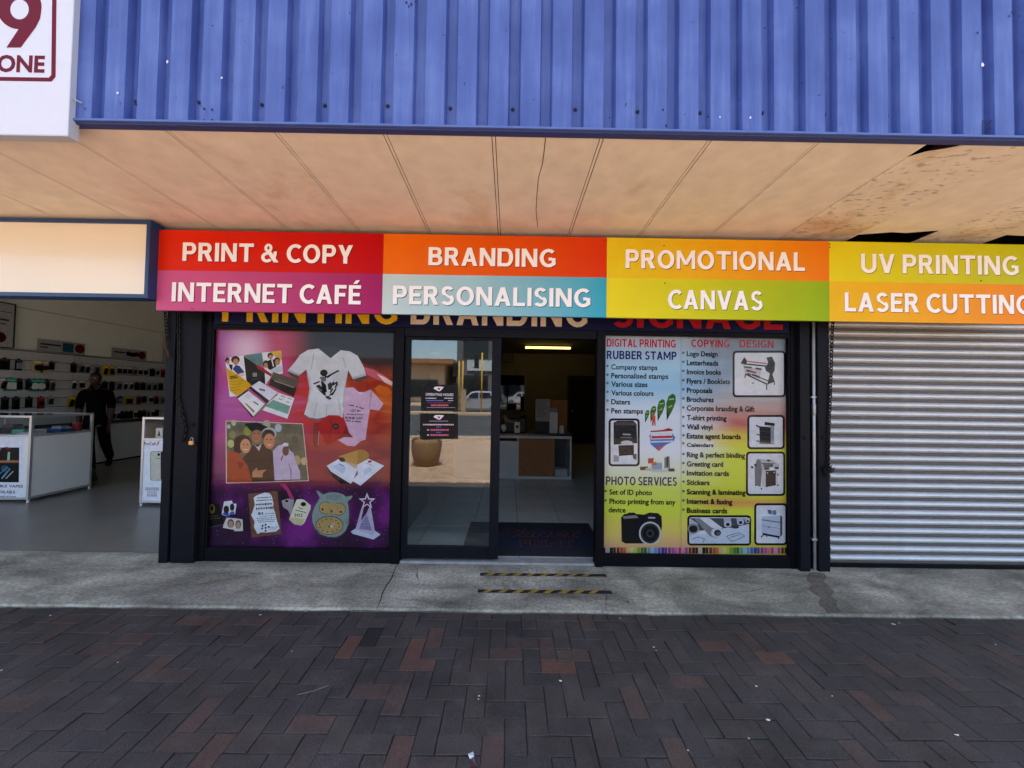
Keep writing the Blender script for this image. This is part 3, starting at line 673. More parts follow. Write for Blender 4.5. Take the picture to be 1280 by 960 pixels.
# two black notices on the glass
def notice(q, label, lines, logo_y):
    x0, y0, x1, y1 = q; ox, oy, k = 500, 410, 6.4
    t = thing('door_notice', (P(545, 500, 3.48)[0], 3.482, P((x0+x1)/2/k+ox, y1/k+oy, 3.48)[1]), label, 'notice', 'notices on the sliding door')
    a = Art(3.4845, ox, oy, k); a.p([(x0, y0), (x1, y0), (x1, y1), (x0, y1)], mat('notice_black', (20, 19, 22), 0.3, spec=0.15))
    a.build('card', t)
    a = Art(3.4835, ox, oy, k)
    cx = 310; w = (225, 222, 226)
    a.p([(cx-42, logo_y-4), (cx-30, logo_y-18), (cx+8, logo_y-20), (cx+42, logo_y-16), (cx+28, logo_y), (cx+14, logo_y+14), (cx, logo_y+18), (cx-14, logo_y+12)], w)
    a.p([(cx-12, logo_y-8), (cx+12, logo_y-10), (cx+9, logo_y+6), (cx-4, logo_y+8)], (196, 60, 92)); a.build('emblem', t)
    a = Art(3.4833, ox, oy, k)
    for ln in lines:
        if ln[0] == 't': a.t(ln[1], ln[2], ln[3], ln[4], ln[5], ln[6], 0.012)
        else:                                   # print too small to read: broken dashes
            x = ln[1]
            rr_ = random.Random(int(ln[2]*7+ln[1]))
            while x < ln[3]-2:
                w_ = rr_.uniform(5, 15); a.bar(x, ln[2], min(ln[3], x+w_), ln[2], ln[4], ln[5]); x += w_+rr_.uniform(2, 4)
    for (bx, by) in ((x0+8, y0+8), (x1-22, y0+8), (x0+8, y1-14), (x1-22, y1-14)): a.bar(bx, by, bx+14, by, 3, (120, 118, 122))
    tag(a.build('lettering', t), kind='stuff')
W_, PK = (222, 222, 228), (206, 120, 140)
notice((168, 455, 462, 662), 'black card on the sliding door headed OPERATING HOURS in white', [('t', 'OPERATING HOURS', 205, 543, 427, 522, W_), ('d', 205, 562, 292, 7, W_), ('d', 355, 562, 425, 7, W_), ('d', 210, 580, 345, 7, (120, 150, 225)), ('d', 385, 580, 425, 7, W_), ('d', 222, 598, 412, 4, (190, 90, 110)), ('d', 248, 618, 386, 14, PK), ('d', 215, 636, 445, 4, (180, 180, 186))], 488)
notice((160, 684, 464, 888), 'black card with two rows of phone numbers, under the opening hours card', [('d', 235, 745, 385, 6, (170, 170, 176)), ('d', 185, 773, 430, 11, (226, 190, 200)), ('d', 290, 792, 330, 5, (120, 150, 225)), ('d', 218, 815, 232, 10, W_), ('d', 244, 815, 396, 14, PK), ('d', 290, 834, 330, 5, (120, 150, 225)), ('d', 218, 856, 232, 10, W_), ('d', 244, 856, 392, 14, PK)], 716)

# ================================================================== new sign board with eight coloured fields
GY = 3.20
sg = thing('shop_sign', (P(756, 395, GY)[0], GY, P(756, 400, GY)[1]), 'long sign of four two-tone panels from PRINT & COPY to LASER CUTTING', 'sign')
xs = [P(197, 340, GY)[0]]
pw = (P(1036.5, 352, GY)[0]-xs[0])/3
xs += [xs[0]+pw*i for i in (1, 2, 3, 4)]
zT = P(640, 294.8, GY)[1]; zB = P(640, 394.8, GY)[1]; zM = P(197, 338.8, GY)[1]-P(197, 289, GY)[1]+zT
zM = (zT+zB)/2-0.003
fields = [(((226, 44, 8), (188, 4, 14)), ((206, 92, 140), (158, 30, 98))), (((236, 112, 6), (214, 54, 12)), ((192, 214, 214), (52, 166, 194))),
          (((226, 202, 30), (234, 122, 8)), ((230, 216, 36), (142, 176, 6))), (((226, 212, 22), (182, 192, 8)), ((234, 188, 22), (236, 128, 4)))]
words = [[('PRINT & COPY', 228, 304.7, 441, 327.8), ('INTERNET CAF\u00c9', 214.5, 354.6, 451, 378.6)], [('BRANDING', 535.5, 310, 694.5, 332.7), ('PERSONALISING', 491, 358.8, 738, 382)],
         [('PROMOTIONAL', 782, 313.6, 1006.5, 336.8), ('CANVAS', 835, 363, 953.5, 387)], [('UV PRINTING', 1076.5, 318.6, 1273.5, 342.4), ('LASER CUTTING', 1056, 367.2, 1290, 391)]]
M_SIGNEDGE = mat('sign_edge', (120, 50, 60), 0.5)
M_LET = mat('sign_white', (248, 248, 248), 0.4); M_LSH = mat('letter_shadow_ink', (120, 62, 44), 0.5)
edges = [(150, 30, 60), (30, 120, 130), (120, 150, 20), (200, 120, 10)]
for i in range(4):
    for j in range(2):
        z0, z1 = ((zM+0.0, zT) if j == 0 else (zB, zM-0.0))
        b = MB(); b.box(xs[i]+(0.0 if i == 0 else 0.0008), xs[i+1]-0.0008, GY, GY+0.03, z0, z1, grad('sign_field_%d_%d' % (i, j), *fields[i][j], rough=0.4))
        o = b.build('panel', sg); o['label'] = 'panel reading '+words[i][j][0]
        s_, x0, y0, x1, y1 = words[i][j]; q = R(x0, y0, x1, y1, GY-0.004)
        dk = tuple(int(c*0.72) for c in fields[i][j][1])
        
        
        for ch_, x_, k_ in sign_glyphs(s_, q[0], q[1]):
            if ch_ != ' ': MB().letter(ch_, x_, k_, q[2], q[3]-q[2], GY-0.0024, M_LET).letter(ch_, x_+.006, k_, q[2]-.006, q[3]-q[2], GY-0.0008, flat(dk)).build('letter', o)
b = MB(); b.box(xs[0]+.002, xs[4], GY+0.031, GY+0.06, zB+.004, zT-.004, M_CHAR2); b.build('frame', sg)
M_SHS = mat('screw_zinc', (60, 52, 44), 0.6)
for (px, py) in ((757, 300), (1037, 305), (757, 346), (1037, 309), (240, 386), (414, 333), (1226, 351), (830, 307), (831, 354)): b = MB(); x, z = P(px, py, GY); b.lathe([(0, -.004), (.005, -.003), (.006, 0.0005)], (x, GY, z), M_SHS, 8, 'Y'); b.build('screw', sg)
for xx in (xs[0]+0.3, xs[1], xs[2], xs[3], xs[3]+1.0): MB().box(xx-.02, xx+.02, GY+0.061, 3.425, zT-0.12, zT-0.08, M_CHAR2).build('bracket', sg)

# blank sign in a blue frame over the phone shop
LY = 3.12
q = R(-60, 273.5, 190.5, 372, LY); bl = thing('blank_sign', (q[0], LY, P(95, 372, LY)[1]), 'blank cream light box sign in a dark blue frame', 'sign')
x0, x1 = P(-60, 320, LY)[0]-1.2, P(186.5, 322, LY)[0]; z1 = P(95, 273.5, LY)[1]; z0 = P(95, 371.0, LY)[1]
M_BF = mat('blue_sign_frame', (22, 62, 112), 0.4, var=0.1)
fw = 0.031
MB().box(x0, x1, LY, LY+0.13, z1-fw, z1, M_BF).build('frame', bl, bevel=0.002)
MB().box(x0, x1, LY, LY+0.13, z0, z0+fw, M_BF).build('frame', bl, bevel=0.002)
MB().box(x1-fw, x1-.0005, LY-.001, LY+0.129, z0+fw-.001, z1-fw+.001, M_BF).build('frame', bl, bevel=0.002)
MB().box(x0+.01, x1-fw+.001, LY+0.012, LY+0.1, z0+fw-.001, z1-fw+.001, mat('cream_acrylic', (240, 230, 208), 0.16)).build('face', bl)
for xx in (x0+0.4, x1-0.5): MB().box(xx-.02, xx+.02, LY+0.128, 3.51, z1-0.2, z1-0.15, M_CHAR2).build('bracket', bl)

# white sign with red figure on the fascia
NY = 2.024
x1, z0 = P(88, 100, NY)[0], P(44, 168.5, NY)[1]
ns = thing('fascia_sign', (x1-0.6, NY, z0), 'white box sign with a maroon 9 and ONE in a rounded maroon border', 'sign')
M_SW = mat('sign_white_face', (206, 209, 216), 0.4, var=0.03)
MB().box(x1-1.4, x1, NY, FY+0.02, z0, 4.36, M_SW).build('box', ns, bevel=0.004)
MB().box(x1+.0005, x1+.0055, NY-.003, FY+0.02, z0-.006, 4.36, mat('sign_trim', (176, 182, 190), 0.5)).build('trim', ns)
MB().box(x1-1.4, x1, NY-.003, FY+0.02, z0-.0065, z0-.0005, mat('sign_trim', (176, 182, 190), 0.5)).build('trim', ns)
MAR = (124, 20, 48)
a = Art(NY-0.0005, 0, 0, 4.0)
cx, cy, ro = 96, 34, 112
outer = [(cx+ro*math.cos(rad(t)), cy-ro*math.sin(rad(t))) for t in range(-28, 262, 10)]
a.p([(cx+ro*math.cos(rad(t)), cy-ro*1.0*math.sin(rad(t))) for t in range(0, 360, 10)], MAR)
a.p([(206, 60), (200, 95), (180, 135), (104, 238), (32, 238), (96, 140), (150, 100)], MAR)
a.e(98, 47, 46, 50, M_SW, 24)
a.build('figure_nine', ns)
a = Art(NY-0.0005, 0, 0, 4.0); a.t('ONE', -14, 362, 224, 276, MAR, 0.035); a.build('lettering', ns)
a = Art(NY-0.0005, 0, 0, 4.0)
a.p([(264, -310), (286, -310), (278, 385), (258, 408), (-270, 400), (-270, 380), (244, 388), (256, 375)], MAR); a.p([(-250, 400), (-272, 380), (-262, -330), (-240, -345), (-240, -320), (-250, 380)], MAR); a.p([(-250, -322), (-245, -345), (268, -335), (286, -310), (264, -300), (255, -314)], MAR); a.build('border', ns)
b = MB(); x, z = P(91, 124, NY); b.tube([(x-.01, NY+.01, z+.005), (x+.01, NY+.0, z), (x+.022, NY+.02, z-.004), (x+.03, NY+.05, z+.006)], 0.0035, M_STEEL, 6); b.build('hook', ns)

# ================================================================== roller shutter, conduit, chains
RY = 3.52
x0 = X(1037.5, 560, 3.50); zb = P(1160, 706, RY)[1]; ztp = P(1160, 396, RY)[1]+0.25
sh = thing('roller_shutter', (x0+1.5, RY, 0.02), 'closed galvanised roller shutter of curved slats', 'shutter')
sp = 0.0812; ns_ = int((ztp-zb)/sp)+1
prof = [(0.016, 0.0), (0.017, 0.004), (0.010, 0.010), (0.009, 0.016), (0.017, 0.021), (0.014, 0.028), (0.002, 0.031), (-0.010, 0.036), (-0.0175, 0.043), (-0.020, 0.052), (-0.0185, 0.062), (-0.012, 0.071), (-0.001, 0.0775), (0.010, 0.080), (0.016, 0.0812)]
v = []; x1 = 6.4; XS = [x0, x0+0.9, x0+1.8, x1]
b = MB(); n = len(prof)
pf = prof+[(prof[-1][0]+.004, prof[-1][1])]+[(p[0]+.0016, p[1]) for p in reversed(prof[1:-1])]+[(prof[0][0]+.004, 0)]
n = len(pf)
for xx in XS: v += [(xx, RY+p[0], p[1]) for p in pf]
b.add(v, [(j*n+i, j*n+(i+1) % n, (j+1)*n+(i+1) % n, (j+1)*n+i) for j in range(3) for i in range(n)], M_GALV)
gi = b.mi(mat('shaded_groove', (104, 100, 97), .65, metal=.3, var=.2, scale=10))  # shade under each bulge, painted into the recess faces
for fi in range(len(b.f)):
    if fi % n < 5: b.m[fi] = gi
for m_ in [b]:
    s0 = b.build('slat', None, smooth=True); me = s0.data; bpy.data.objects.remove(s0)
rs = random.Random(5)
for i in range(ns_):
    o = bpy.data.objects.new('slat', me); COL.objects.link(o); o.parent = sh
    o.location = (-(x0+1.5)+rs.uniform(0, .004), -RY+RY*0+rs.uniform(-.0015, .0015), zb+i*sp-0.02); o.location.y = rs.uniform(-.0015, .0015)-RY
    o.rotation_euler = (0, 0, 0)
MB().box(x0, x1, RY-0.012, RY+0.018, 0.028, zb-0.002, mat('shutter_bar', (44, 42, 42), 0.7, metal=0.3, var=0.3, scale=14)).build('bottom_bar', sh)
MB().box(x0, x1, RY-0.03, RY-0.0125, 0.024, 0.05, M_CHAR2).build('bottom_lip', sh)
# conduit
cnd = thing('conduit', (X(1017.5, 560, 3.43), 3.43, 0.02), 'grey steel conduit pipe running up between two charcoal posts', 'pipe')
xc = X(1017.6, 560, 3.43)
MB().tube([(xc, 3.43, 0.02), (xc, 3.43, 2.32)], 0.0125, mat('conduit_grey', (186, 190, 192), 0.45, metal=0.3, var=0.12, scale=20), 12).build('pipe', cnd, smooth=True)
for py in (496.5, 674): z = P(1017, py, 3.43)[1]; MB().box(xc-.032, xc+.032, 3.414, 3.456, z-.009, z+.009, M_STEEL).build('clamp', cnd, bevel=0.003)
z = P(1017, 512, 3.43)[1]; b = MB(); b.lathe([(.0125, -.05), (.016, -.045), (.017, .045), (.0125, .05)], (xc+.001, 3.43, z), M_STEEL, 12); b.build('coupling', cnd, smooth=True)
# chains
def chain(path, name_loc, label, link=0.040, r=0.0044):
    path = [Vector(p) for p in path]; t = thing('chain', name_loc, label, 'chain', 'chains hanging on the shopfront posts'); b = MB(); k = 0; step = link*0.72
    for a_, c_ in zip(path, path[1:]):
        d = c_-a_; L = d.length; d.normalize(); s = 0
        side = d.cross(Vector((0, 1, 0))); side.normalize() if side.length > .01 else None; oth = d.cross(side)
        while s < L:
            w = side if k % 2 else oth; c = a_+d*(s+step/2)+Vector((random.uniform(-.002, .002), 0, 0))
            ring = [c+d*(link*.5*math.sin(q))+w*(link*.30*math.cos(q)) for q in [i*math.pi/4 for i in range(9)]]
            b.tube(ring, r, M_CHAIN, 5, cap=False); s += step; k += 1
    b.build('links', t, smooth=True)
    return t
def cp(px, py, Y): x, z = P(px, py, Y); return (x, Y, z)
chain([cp(206, 375, 3.38), cp(207.5, 408, 3.38), cp(208.5, 424, 3.38)], cp(208, 445, 3.38), 'short rusty chain with a hook beside the phone shop opening')
t = [o for o in COL.objects if o.name.startswith('chain')][-1]
b = MB(); b.tube([cp(208, 420, 3.38), cp(206, 426, 3.375), cp(207, 436, 3.375), cp(210, 440, 3.38), cp(210.5, 446, 3.38)], 0.008, M_RUST, 6); b.build('hook', t)
ch2 = chain([cp(223, 375, 3.39), cp(223.5, 450, 3.39), cp(222, 497, 3.39), cp(226, 512, 3.39), cp(231, 535, 3.39), cp(229, 549, 3.39)], cp(229, 552, 3.39), 'long chain ending at a brass padlock on the charcoal post')
chain([cp(1041, 388, 3.39), cp(1040, 430, 3.39), cp(1038, 490, 3.39), cp(1036, 540, 3.39), cp(1035, 578, 3.39)], cp(1035, 585, 3.39), 'dark chain hanging at the edge of the roller shutter, its end bunched up', )
t = [o for o in COL.objects if o.name.startswith('chain')][-1]
for o in COL.objects:
    if o.get('category') == 'chain' and 'bunched' in o['label']: t = o
b = MB(); c = Vector(cp(1035.5, 587, 3.385)); rs = random.Random(2)
for k in range(26):
    p = c+Vector((rs.gauss(0, .017), rs.gauss(-.004, .008), rs.gauss(0, .020))); w = Vector((rs.gauss(0, 1), rs.gauss(0, 1), rs.gauss(0, 1))).normalized(); u = w.orthogonal().normalized()
    b.tube([p+w*(.016*math.sin(q))+u*(.010*math.cos(q)) for q in [i*math.pi/4 for i in range(9)]], .0036, M_CHAIN, 5, cap=False)
b.build('bunched_links', t, smooth=True)
pl = thing('padlock', cp(239.5, 560, 3.385), 'small brass padlock hanging on the chain at the charcoal post', 'padlock')
c = Vector(cp(239.5, 553, 3.385)); MB().box(c.x-.018, c.x+.018, c.y-.012, c.y+.010, c.z-.022, c.z+.014, M_BRASS).build('body', pl, bevel=.004)
b = MB(); b.tube([c+Vector((-.011, 0, .012)), c+Vector((-.011, 0, .03)), c+Vector((-.006, 0, .04)), c+Vector((.006, 0, .04)), c+Vector((.011, 0, .03)), c+Vector((.011, 0, .012))], .0035, M_STEEL, 6); b.build('shackle', pl, smooth=True)

# ================================================================== posters in the two windows (flat print behind glass)
def node_ramp(n, stops):
    r = n.new('ShaderNodeValToRGB'); e = r.color_ramp.elements
    e[0].position, e[0].color = stops[0][0], lin(stops[0][1]); e[1].position, e[1].color = stops[-1][0], lin(stops[-1][1])
    for p_, c_ in stops[1:-1]: e.new(p_).color = lin(c_)
    return r
def poster_base(name):
    m = mat(name, (128, 128, 128), 0.4, spec=0.12); n, l = m.node_tree.nodes, m.node_tree.links
    t = n.new('ShaderNodeTexCoord'); s = n.new('ShaderNodeSeparateXYZ'); l.new(t.outputs['Generated'], s.inputs[0])
    mp_ = n.new('ShaderNodeMapping'); l.new(t.outputs['Generated'], mp_.inputs['Vector'])
    z = n.new('ShaderNodeTexNoise'); z.inputs['Detail'].default_value = 6; z.inputs['Distortion'].default_value = 0.8; l.new(mp_.outputs['Vector'], z.inputs['Vector'])
    return m, n, l, t, s, mp_, z
def mathn(n, l, op, a, b):
    q = n.new('ShaderNodeMath'); q.operation = op
    for i, x in enumerate((a, b)):
        if isinstance(x, (int, float)): q.inputs[i].default_value = x
        else: l.new(x, q.inputs[i])
    return q.outputs[0]
def mixn(n, l, f, a, b):
    q = n.new('ShaderNodeMixRGB')
    for i, x in ((0, f), (1, a), (2, b)):
        if isinstance(x, tuple): q.inputs[i].default_value = lin(x)
        else: l.new(x, q.inputs[i])
    return q.outputs[0]
def smooth(n, l, x, a, b):
    q = n.new('ShaderNodeMapRange'); q.interpolation_type = 'SMOOTHSTEP'; q.inputs['From Min'].default_value = a; q.inputs['From Max'].default_value = b; l.new(x, q.inputs['Value'])
    return q.outputs['Result']
def left_bg():
    m, n, l, t, s, mp_, z = poster_base('poster_space'); mp_.inputs['Scale'].default_value = (1.6, 1, 6); z.inputs['Scale'].default_value = 1.3
    u, v = s.outputs[0], s.outputs[2]
    uw = mathn(n, l, 'ADD', u, mathn(n, l, 'MULTIPLY', mathn(n, l, 'SUBTRACT', z.outputs['Fac'], 0.5), 0.75))
    r = node_ramp(n, [(0.0, (178, 84, 158)), (0.3, (190, 66, 112)), (0.52, (188, 48, 44)), (0.72, (204, 74, 16)), (0.86, (150, 30, 12)), (1.0, (200, 88, 12))]); l.new(uw, r.inputs['Fac'])
    # dark sky top right, dark purple foreground
    vw = mathn(n, l, 'ADD', v, mathn(n, l, 'MULTIPLY', mathn(n, l, 'SUBTRACT', z.outputs['Fac'], 0.5), 0.22))
    top = mathn(n, l, 'MULTIPLY', smooth(n, l, vw, 0.74, 0.86), smooth(n, l, u, 0.34, 0.56))
    gx = mathn(n, l, 'MULTIPLY', mathn(n, l, 'SUBTRACT', u, 0.17), 1.0); gy = mathn(n, l, 'SUBTRACT', v, 0.905)
    gd = mathn(n, l, 'SQRT', mathn(n, l, 'ADD', mathn(n, l, 'MULTIPLY', gx, gx), mathn(n, l, 'MULTIPLY', gy, gy)), 0.0)
    glow = mixn(n, l, mathn(n, l, 'MULTIPLY', smooth(n, l, gd, 0.17, 0.0), 0.75), r.outputs['Color'], (240, 206, 222))
    ring_ = mathn(n, l, 'MULTIPLY', smooth(n, l, gd, 0.15, 0.17), smooth(n, l, gd, 0.20, 0.175))
    glow = mixn(n, l, mathn(n, l, 'MULTIPLY', ring_, 0.4), glow, (200, 60, 80))
    c = mixn(n, l, top, glow, (40, 31, 35))
    c = mixn(n, l, mathn(n, l, 'MULTIPLY', smooth(n, l, vw, 0.58, 0.40), 0.7), c, (110, 40, 62))
    z2 = n.new('ShaderNodeTexNoise'); z2.inputs['Scale'].default_value = 3.2; z2.inputs['Detail'].default_value = 5; l.new(t.outputs['Generated'], z2.inputs['Vector'])
    pr = node_ramp(n, [(0.38, (34, 24, 34)), (0.52, (62, 20, 64)), (0.68, (118, 38, 122))]); l.new(z2.outputs['Fac'], pr.inputs['Fac'])
    c = mixn(n, l, smooth(n, l, vw, 0.36, 0.24), c, pr.outputs['Color'])
    w = n.new('ShaderNodeTexVoronoi'); w.inputs['Scale'].default_value = 55; l.new(t.outputs['Generated'], w.inputs['Vector'])
    sp_ = mathn(n, l, 'MULTIPLY', smooth(n, l, w.outputs['Distance'], 0.16, 0.05), mathn(n, l, 'MULTIPLY', smooth(n, l, v, 0.4, 0.2), 0.55))
    c = mixn(n, l, sp_, c, (205, 160, 200))
    l.new(c, n['Principled BSDF'].inputs['Base Color'])
    return m
def right_bg():
    m, n, l, t, s, mp_, z = poster_base('poster_rainbow'); mp_.inputs['Scale'].default_value = (1, 1, 9); z.inputs['Scale'].default_value = 1.2
    u, v = s.outputs[0], s.outputs[2]
    vw = mathn(n, l, 'ADD', v, mathn(n, l, 'MULTIPLY', mathn(n, l, 'SUBTRACT', z.outputs['Fac'], 0.5), 0.10))
    a = node_ramp(n, [(0.02, (214, 160, 120)), (0.10, (222, 196, 96)), (0.2, (206, 216, 66)), (0.31, (208, 216, 100)), (0.37, (214, 218, 180)), (0.45, (218, 220, 226)), (0.64, (208, 218, 228)), (0.76, (150, 196, 226)), (0.86, (168, 204, 228)), (0.97, (176, 190, 204))])
    b = node_ramp(n, [(0.02, (190, 170, 60)), (0.12, (204, 212, 70)), (0.2, (212, 214, 60)), (0.245, (214, 150, 80)), (0.29, (202, 206, 58)), (0.45, (206, 212, 62)), (0.54, (214, 186, 70)), (0.59, (186, 100, 96)), (0.63, (190, 130, 118)), (0.70, (176, 168, 168)), (0.80, (136, 154, 176)), (0.97, (128, 132, 142))])  # grey-blue top right has a dark reflection put into the colour
    l.new(vw, a.inputs['Fac']); l.new(vw, b.inputs['Fac'])
    c = mixn(n, l, smooth(n, l, mathn(n, l, 'ADD', u, mathn(n, l, 'MULTIPLY', mathn(n, l, 'SUBTRACT', z.outputs['Fac'], 0.5), 0.3)), 0.38, 0.72), a.outputs['Color'], b.outputs['Color'])
    l.new(c, n['Principled BSDF'].inputs['Base Color'])
    return m
PY = 3.4995
WH = (232, 232, 234); SK = (202, 150, 118); SKD = (128, 84, 60); BK = (26, 25, 27); GR = (150, 150, 152); YE = (222, 182, 34)

lp = thing('window_poster', (P(380, 690, PY)[0], PY+.005, P(380, 690, PY)[1]), 'purple and red window poster printed with a white t-shirt, red cap and owl clock', 'poster')
zz0, zz1 = zs_l+.002, zwin-.002
MB().box(xw0+.0, xw1-.006, PY, PY+0.006, zz0, zz1, left_bg()).build('backing', lp)
# comet and glow
a = Art(PY, 350, 425, 7.113); a.p([(730, 235), (830, 262), (920, 310), (1012, 380), (1002, 415), (890, 362), (780, 312)], (206, 110, 128)); a.p([(860, 300), (930, 330), (1012, 380), (1004, 412), (930, 375)], (240, 214, 206)); a.p([(840, 430), (880, 400), (960, 420), (1000, 470), (940, 500), (870, 470)], (216, 120, 34)); a.build('printed_comet', lp)
# brochures and cards
a = Art(PY-.0015, 265, 430, 9.6)
a.p([(158, 170), (380, 138), (415, 440), (470, 492), (300, 625), (212, 634)], WH)
a.p([(172, 285), (300, 360), (410, 440), (482, 490), (345, 598), (290, 622), (214, 560)], YE)
a.e(185, 195, 26, 34, (40, 32, 30)); a.e(192, 215, 18, 26, SK); a.p([(200, 240), (250, 250), (240, 320), (215, 290)], (40, 44, 60))
a.e(282, 190, 52, 46, (62, 44, 36)); a.e(286, 214, 34, 38, SK); a.p([(248, 300), (285, 252), (330, 262), (388, 335), (372, 352), (310, 365)], (62, 84, 138)); a.p([(310, 365), (360, 345), (400, 380), (350, 392)], (224, 205, 190))
for y, x1 in ((392, 300), (412, 310)): a.bar(215, y, x1, y-10, 13, (70, 58, 20))
for y in (455, 490, 525, 560): a.bar(225, y, 370-(y-455)*.4, y-14, 6, (176, 138, 24))
a.p([(380, 140), (520, 238), (640, 322), (642, 474), (590, 472), (480, 500), (415, 440)], (48, 48, 46))
a.p([(384, 135), (600, 105), (618, 262), (530, 246)], (112, 148, 148)); a.rr(490, 345, 540, 392, 6, (160, 160, 158)); a.bar(470, 425, 575, 415, 8, (96, 92, 84))
a.p([(600, 104), (830, 84), (852, 352), (715, 385), (642, 492), (632, 310)], WH); a.p([(688, 96), (826, 78), (838, 192), (745, 140)], YE)
a.e(700, 140, 34, 36, (44, 36, 34)); a.e(704, 158, 22, 28, SK); a.p([(668, 205), (700, 188), (748, 186), (775, 272), (700, 315), (668, 290)], (38, 38, 48)); a.p([(712, 190), (728, 190), (745, 270), (735, 272)], WH)
a.e(648, 240, 34, 44, (54, 38, 32)); a.e(648, 256, 24, 32, SK); a.e(782, 205, 40, 44, (52, 40, 36)); a.e(788, 218, 30, 38, SK); a.p([(700, 320), (830, 255), (850, 330), (720, 360)], (206, 212, 222))
a.p([(525, 248), (560, 252), (722, 362), (714, 392), (655, 360), (560, 300)], (172, 46, 52))
a.p([(735, 335), (1045, 435), (985, 635), (680, 490)], (112, 100, 88)); a.p([(706, 418), (1015, 530), (985, 635), (680, 490)], (58, 48, 40)); a.bar(750, 440, 985, 522, 12, (170, 160, 146)); a.bar(800, 425, 900, 460, 6, (150, 140, 128))
a.p([(780, 578), (990, 650), (906, 896), (608, 792)], WH); a.p([(735, 668), (942, 746), (912, 842), (640, 746)], (132, 176, 160))
for q in ((830, 620, 880, 636), (910, 648, 960, 664), (800, 655, 850, 672), (890, 690, 935, 706)): a.bar(*q, 14, (176, 184, 186))
a.p([(448, 528), (470, 510), (692, 680), (660, 716)], (52, 46, 44)); a.p([(692, 680), (792, 580), (792, 612), (660, 716)], (150, 146, 140)); a.p([(470, 510), (570, 444), (792, 580), (692, 680)], (226, 226, 234)); a.bar(570, 540, 640, 560, 22, (120, 120, 128))
a.p([(298, 640), (430, 548), (442, 566), (312, 662)], (54, 44, 44)); a.p([(636, 718), (642, 752), (500, 884), (484, 866)], (150, 140, 120)); a.p([(298, 650), (312, 655), (496, 868), (486, 884)], (70, 62, 60)); a.p([(310, 656), (440, 562), (636, 720), (500, 866)], WH)
a.p([(398, 712), (415, 710), (520, 805), (502, 826)], (176, 134, 76)); a.bar(500, 690, 560, 730, 14, (90, 90, 98)); a.bar(400, 620, 460, 655, 5, GR); a.bar(420, 600, 470, 630, 5, GR)
a.build('printed_brochures', lp)
# t-shirt
a = Art(PY-.0015, 350, 425, 7.113)
a.p([(65, 275), (165, 318), (168, 350), (110, 330), (78, 300)], (96, 84, 80)); a.p([(650, 350), (768, 315), (772, 340), (700, 372), (655, 366)], (90, 80, 78)); a.p([(215, 660), (330, 700), (420, 680), (560, 690), (556, 702), (340, 716), (240, 695)], (120, 120, 118))
a.p([(345, 70), (450, 120), (540, 88), (520, 70), (440, 60)], (66, 64, 66))
a.p([(345, 75), (250, 88), (180, 130), (130, 200), (65, 275), (165, 318), (235, 262), (245, 330), (262, 430), (245, 560), (215, 660), (260, 688), (330, 700), (420, 680), (500, 684), (560, 690), (570, 600), (580, 430), (606, 268), (650, 350), (768, 315), (740, 230), (690, 140), (620, 100), (535, 90), (450, 155)], mat('print_cotton', (204, 205, 208), .5, var=.2, scale=6))
a.p([(340, 74), (362, 66), (450, 122), (522, 82), (540, 90), (450, 162)], (66, 66, 70))
a.p([(235, 262), (245, 330), (262, 430), (245, 560), (258, 560), (276, 430), (262, 330)], (196, 198, 202)); a.p([(606, 268), (592, 330), (568, 430), (556, 600), (570, 600), (580, 430)], (190, 192, 196))

for q in ((300, 120, 280, 260), (330, 560, 300, 680), (520, 520, 540, 670), (420, 580, 410, 670), (560, 150, 585, 250)): a.bar(*q, 9, (188, 190, 194))
for q in ((318, 130, 300, 250), (350, 570, 325, 680), (500, 540, 515, 670)): a.bar(*q, 6, (222, 223, 225))
a.p([(65, 275), (165, 318), (175, 305), (80, 258)], (186, 188, 192)); a.p([(650, 350), (768, 315), (762, 298), (646, 330)], (186, 188, 192)); a.build('printed_tshirt', lp)
a = Art(PY-.0032, 350, 425, 7.113)
a.e(390, 292, 34, 30, BK); a.p([(400, 300), (418, 330), (405, 345), (395, 325)], BK); a.p([(412, 322), (460, 296), (518, 266), (530, 276), (470, 306), (422, 342)], BK); a.p([(294, 386), (352, 362), (350, 378), (302, 396)], BK)
a.p([(362, 362), (385, 372), (408, 400), (418, 462), (398, 470), (372, 420)], BK); a.p([(318, 408), (350, 396), (395, 440), (412, 492), (395, 496), (350, 452)], BK); a.p([(400, 500), (430, 495), (462, 522), (440, 532), (412, 518)], BK)
for q in ((446, 470, 470, 430), (462, 490, 500, 430), (452, 410, 480, 370), (470, 400, 512, 372), (490, 425, 512, 385), (440, 495, 470, 470)): a.bar(*q, 13, BK)
a.p([(352, 332), (382, 322), (412, 338), (405, 372), (372, 366)], (120, 120, 124)); a.p([(425, 392), (450, 372), (470, 400), (452, 446), (430, 440)], (70, 70, 74)); a.bar(330, 420, 372, 452, 9, (150, 150, 152)); a.build('printed_ball_player', lp)
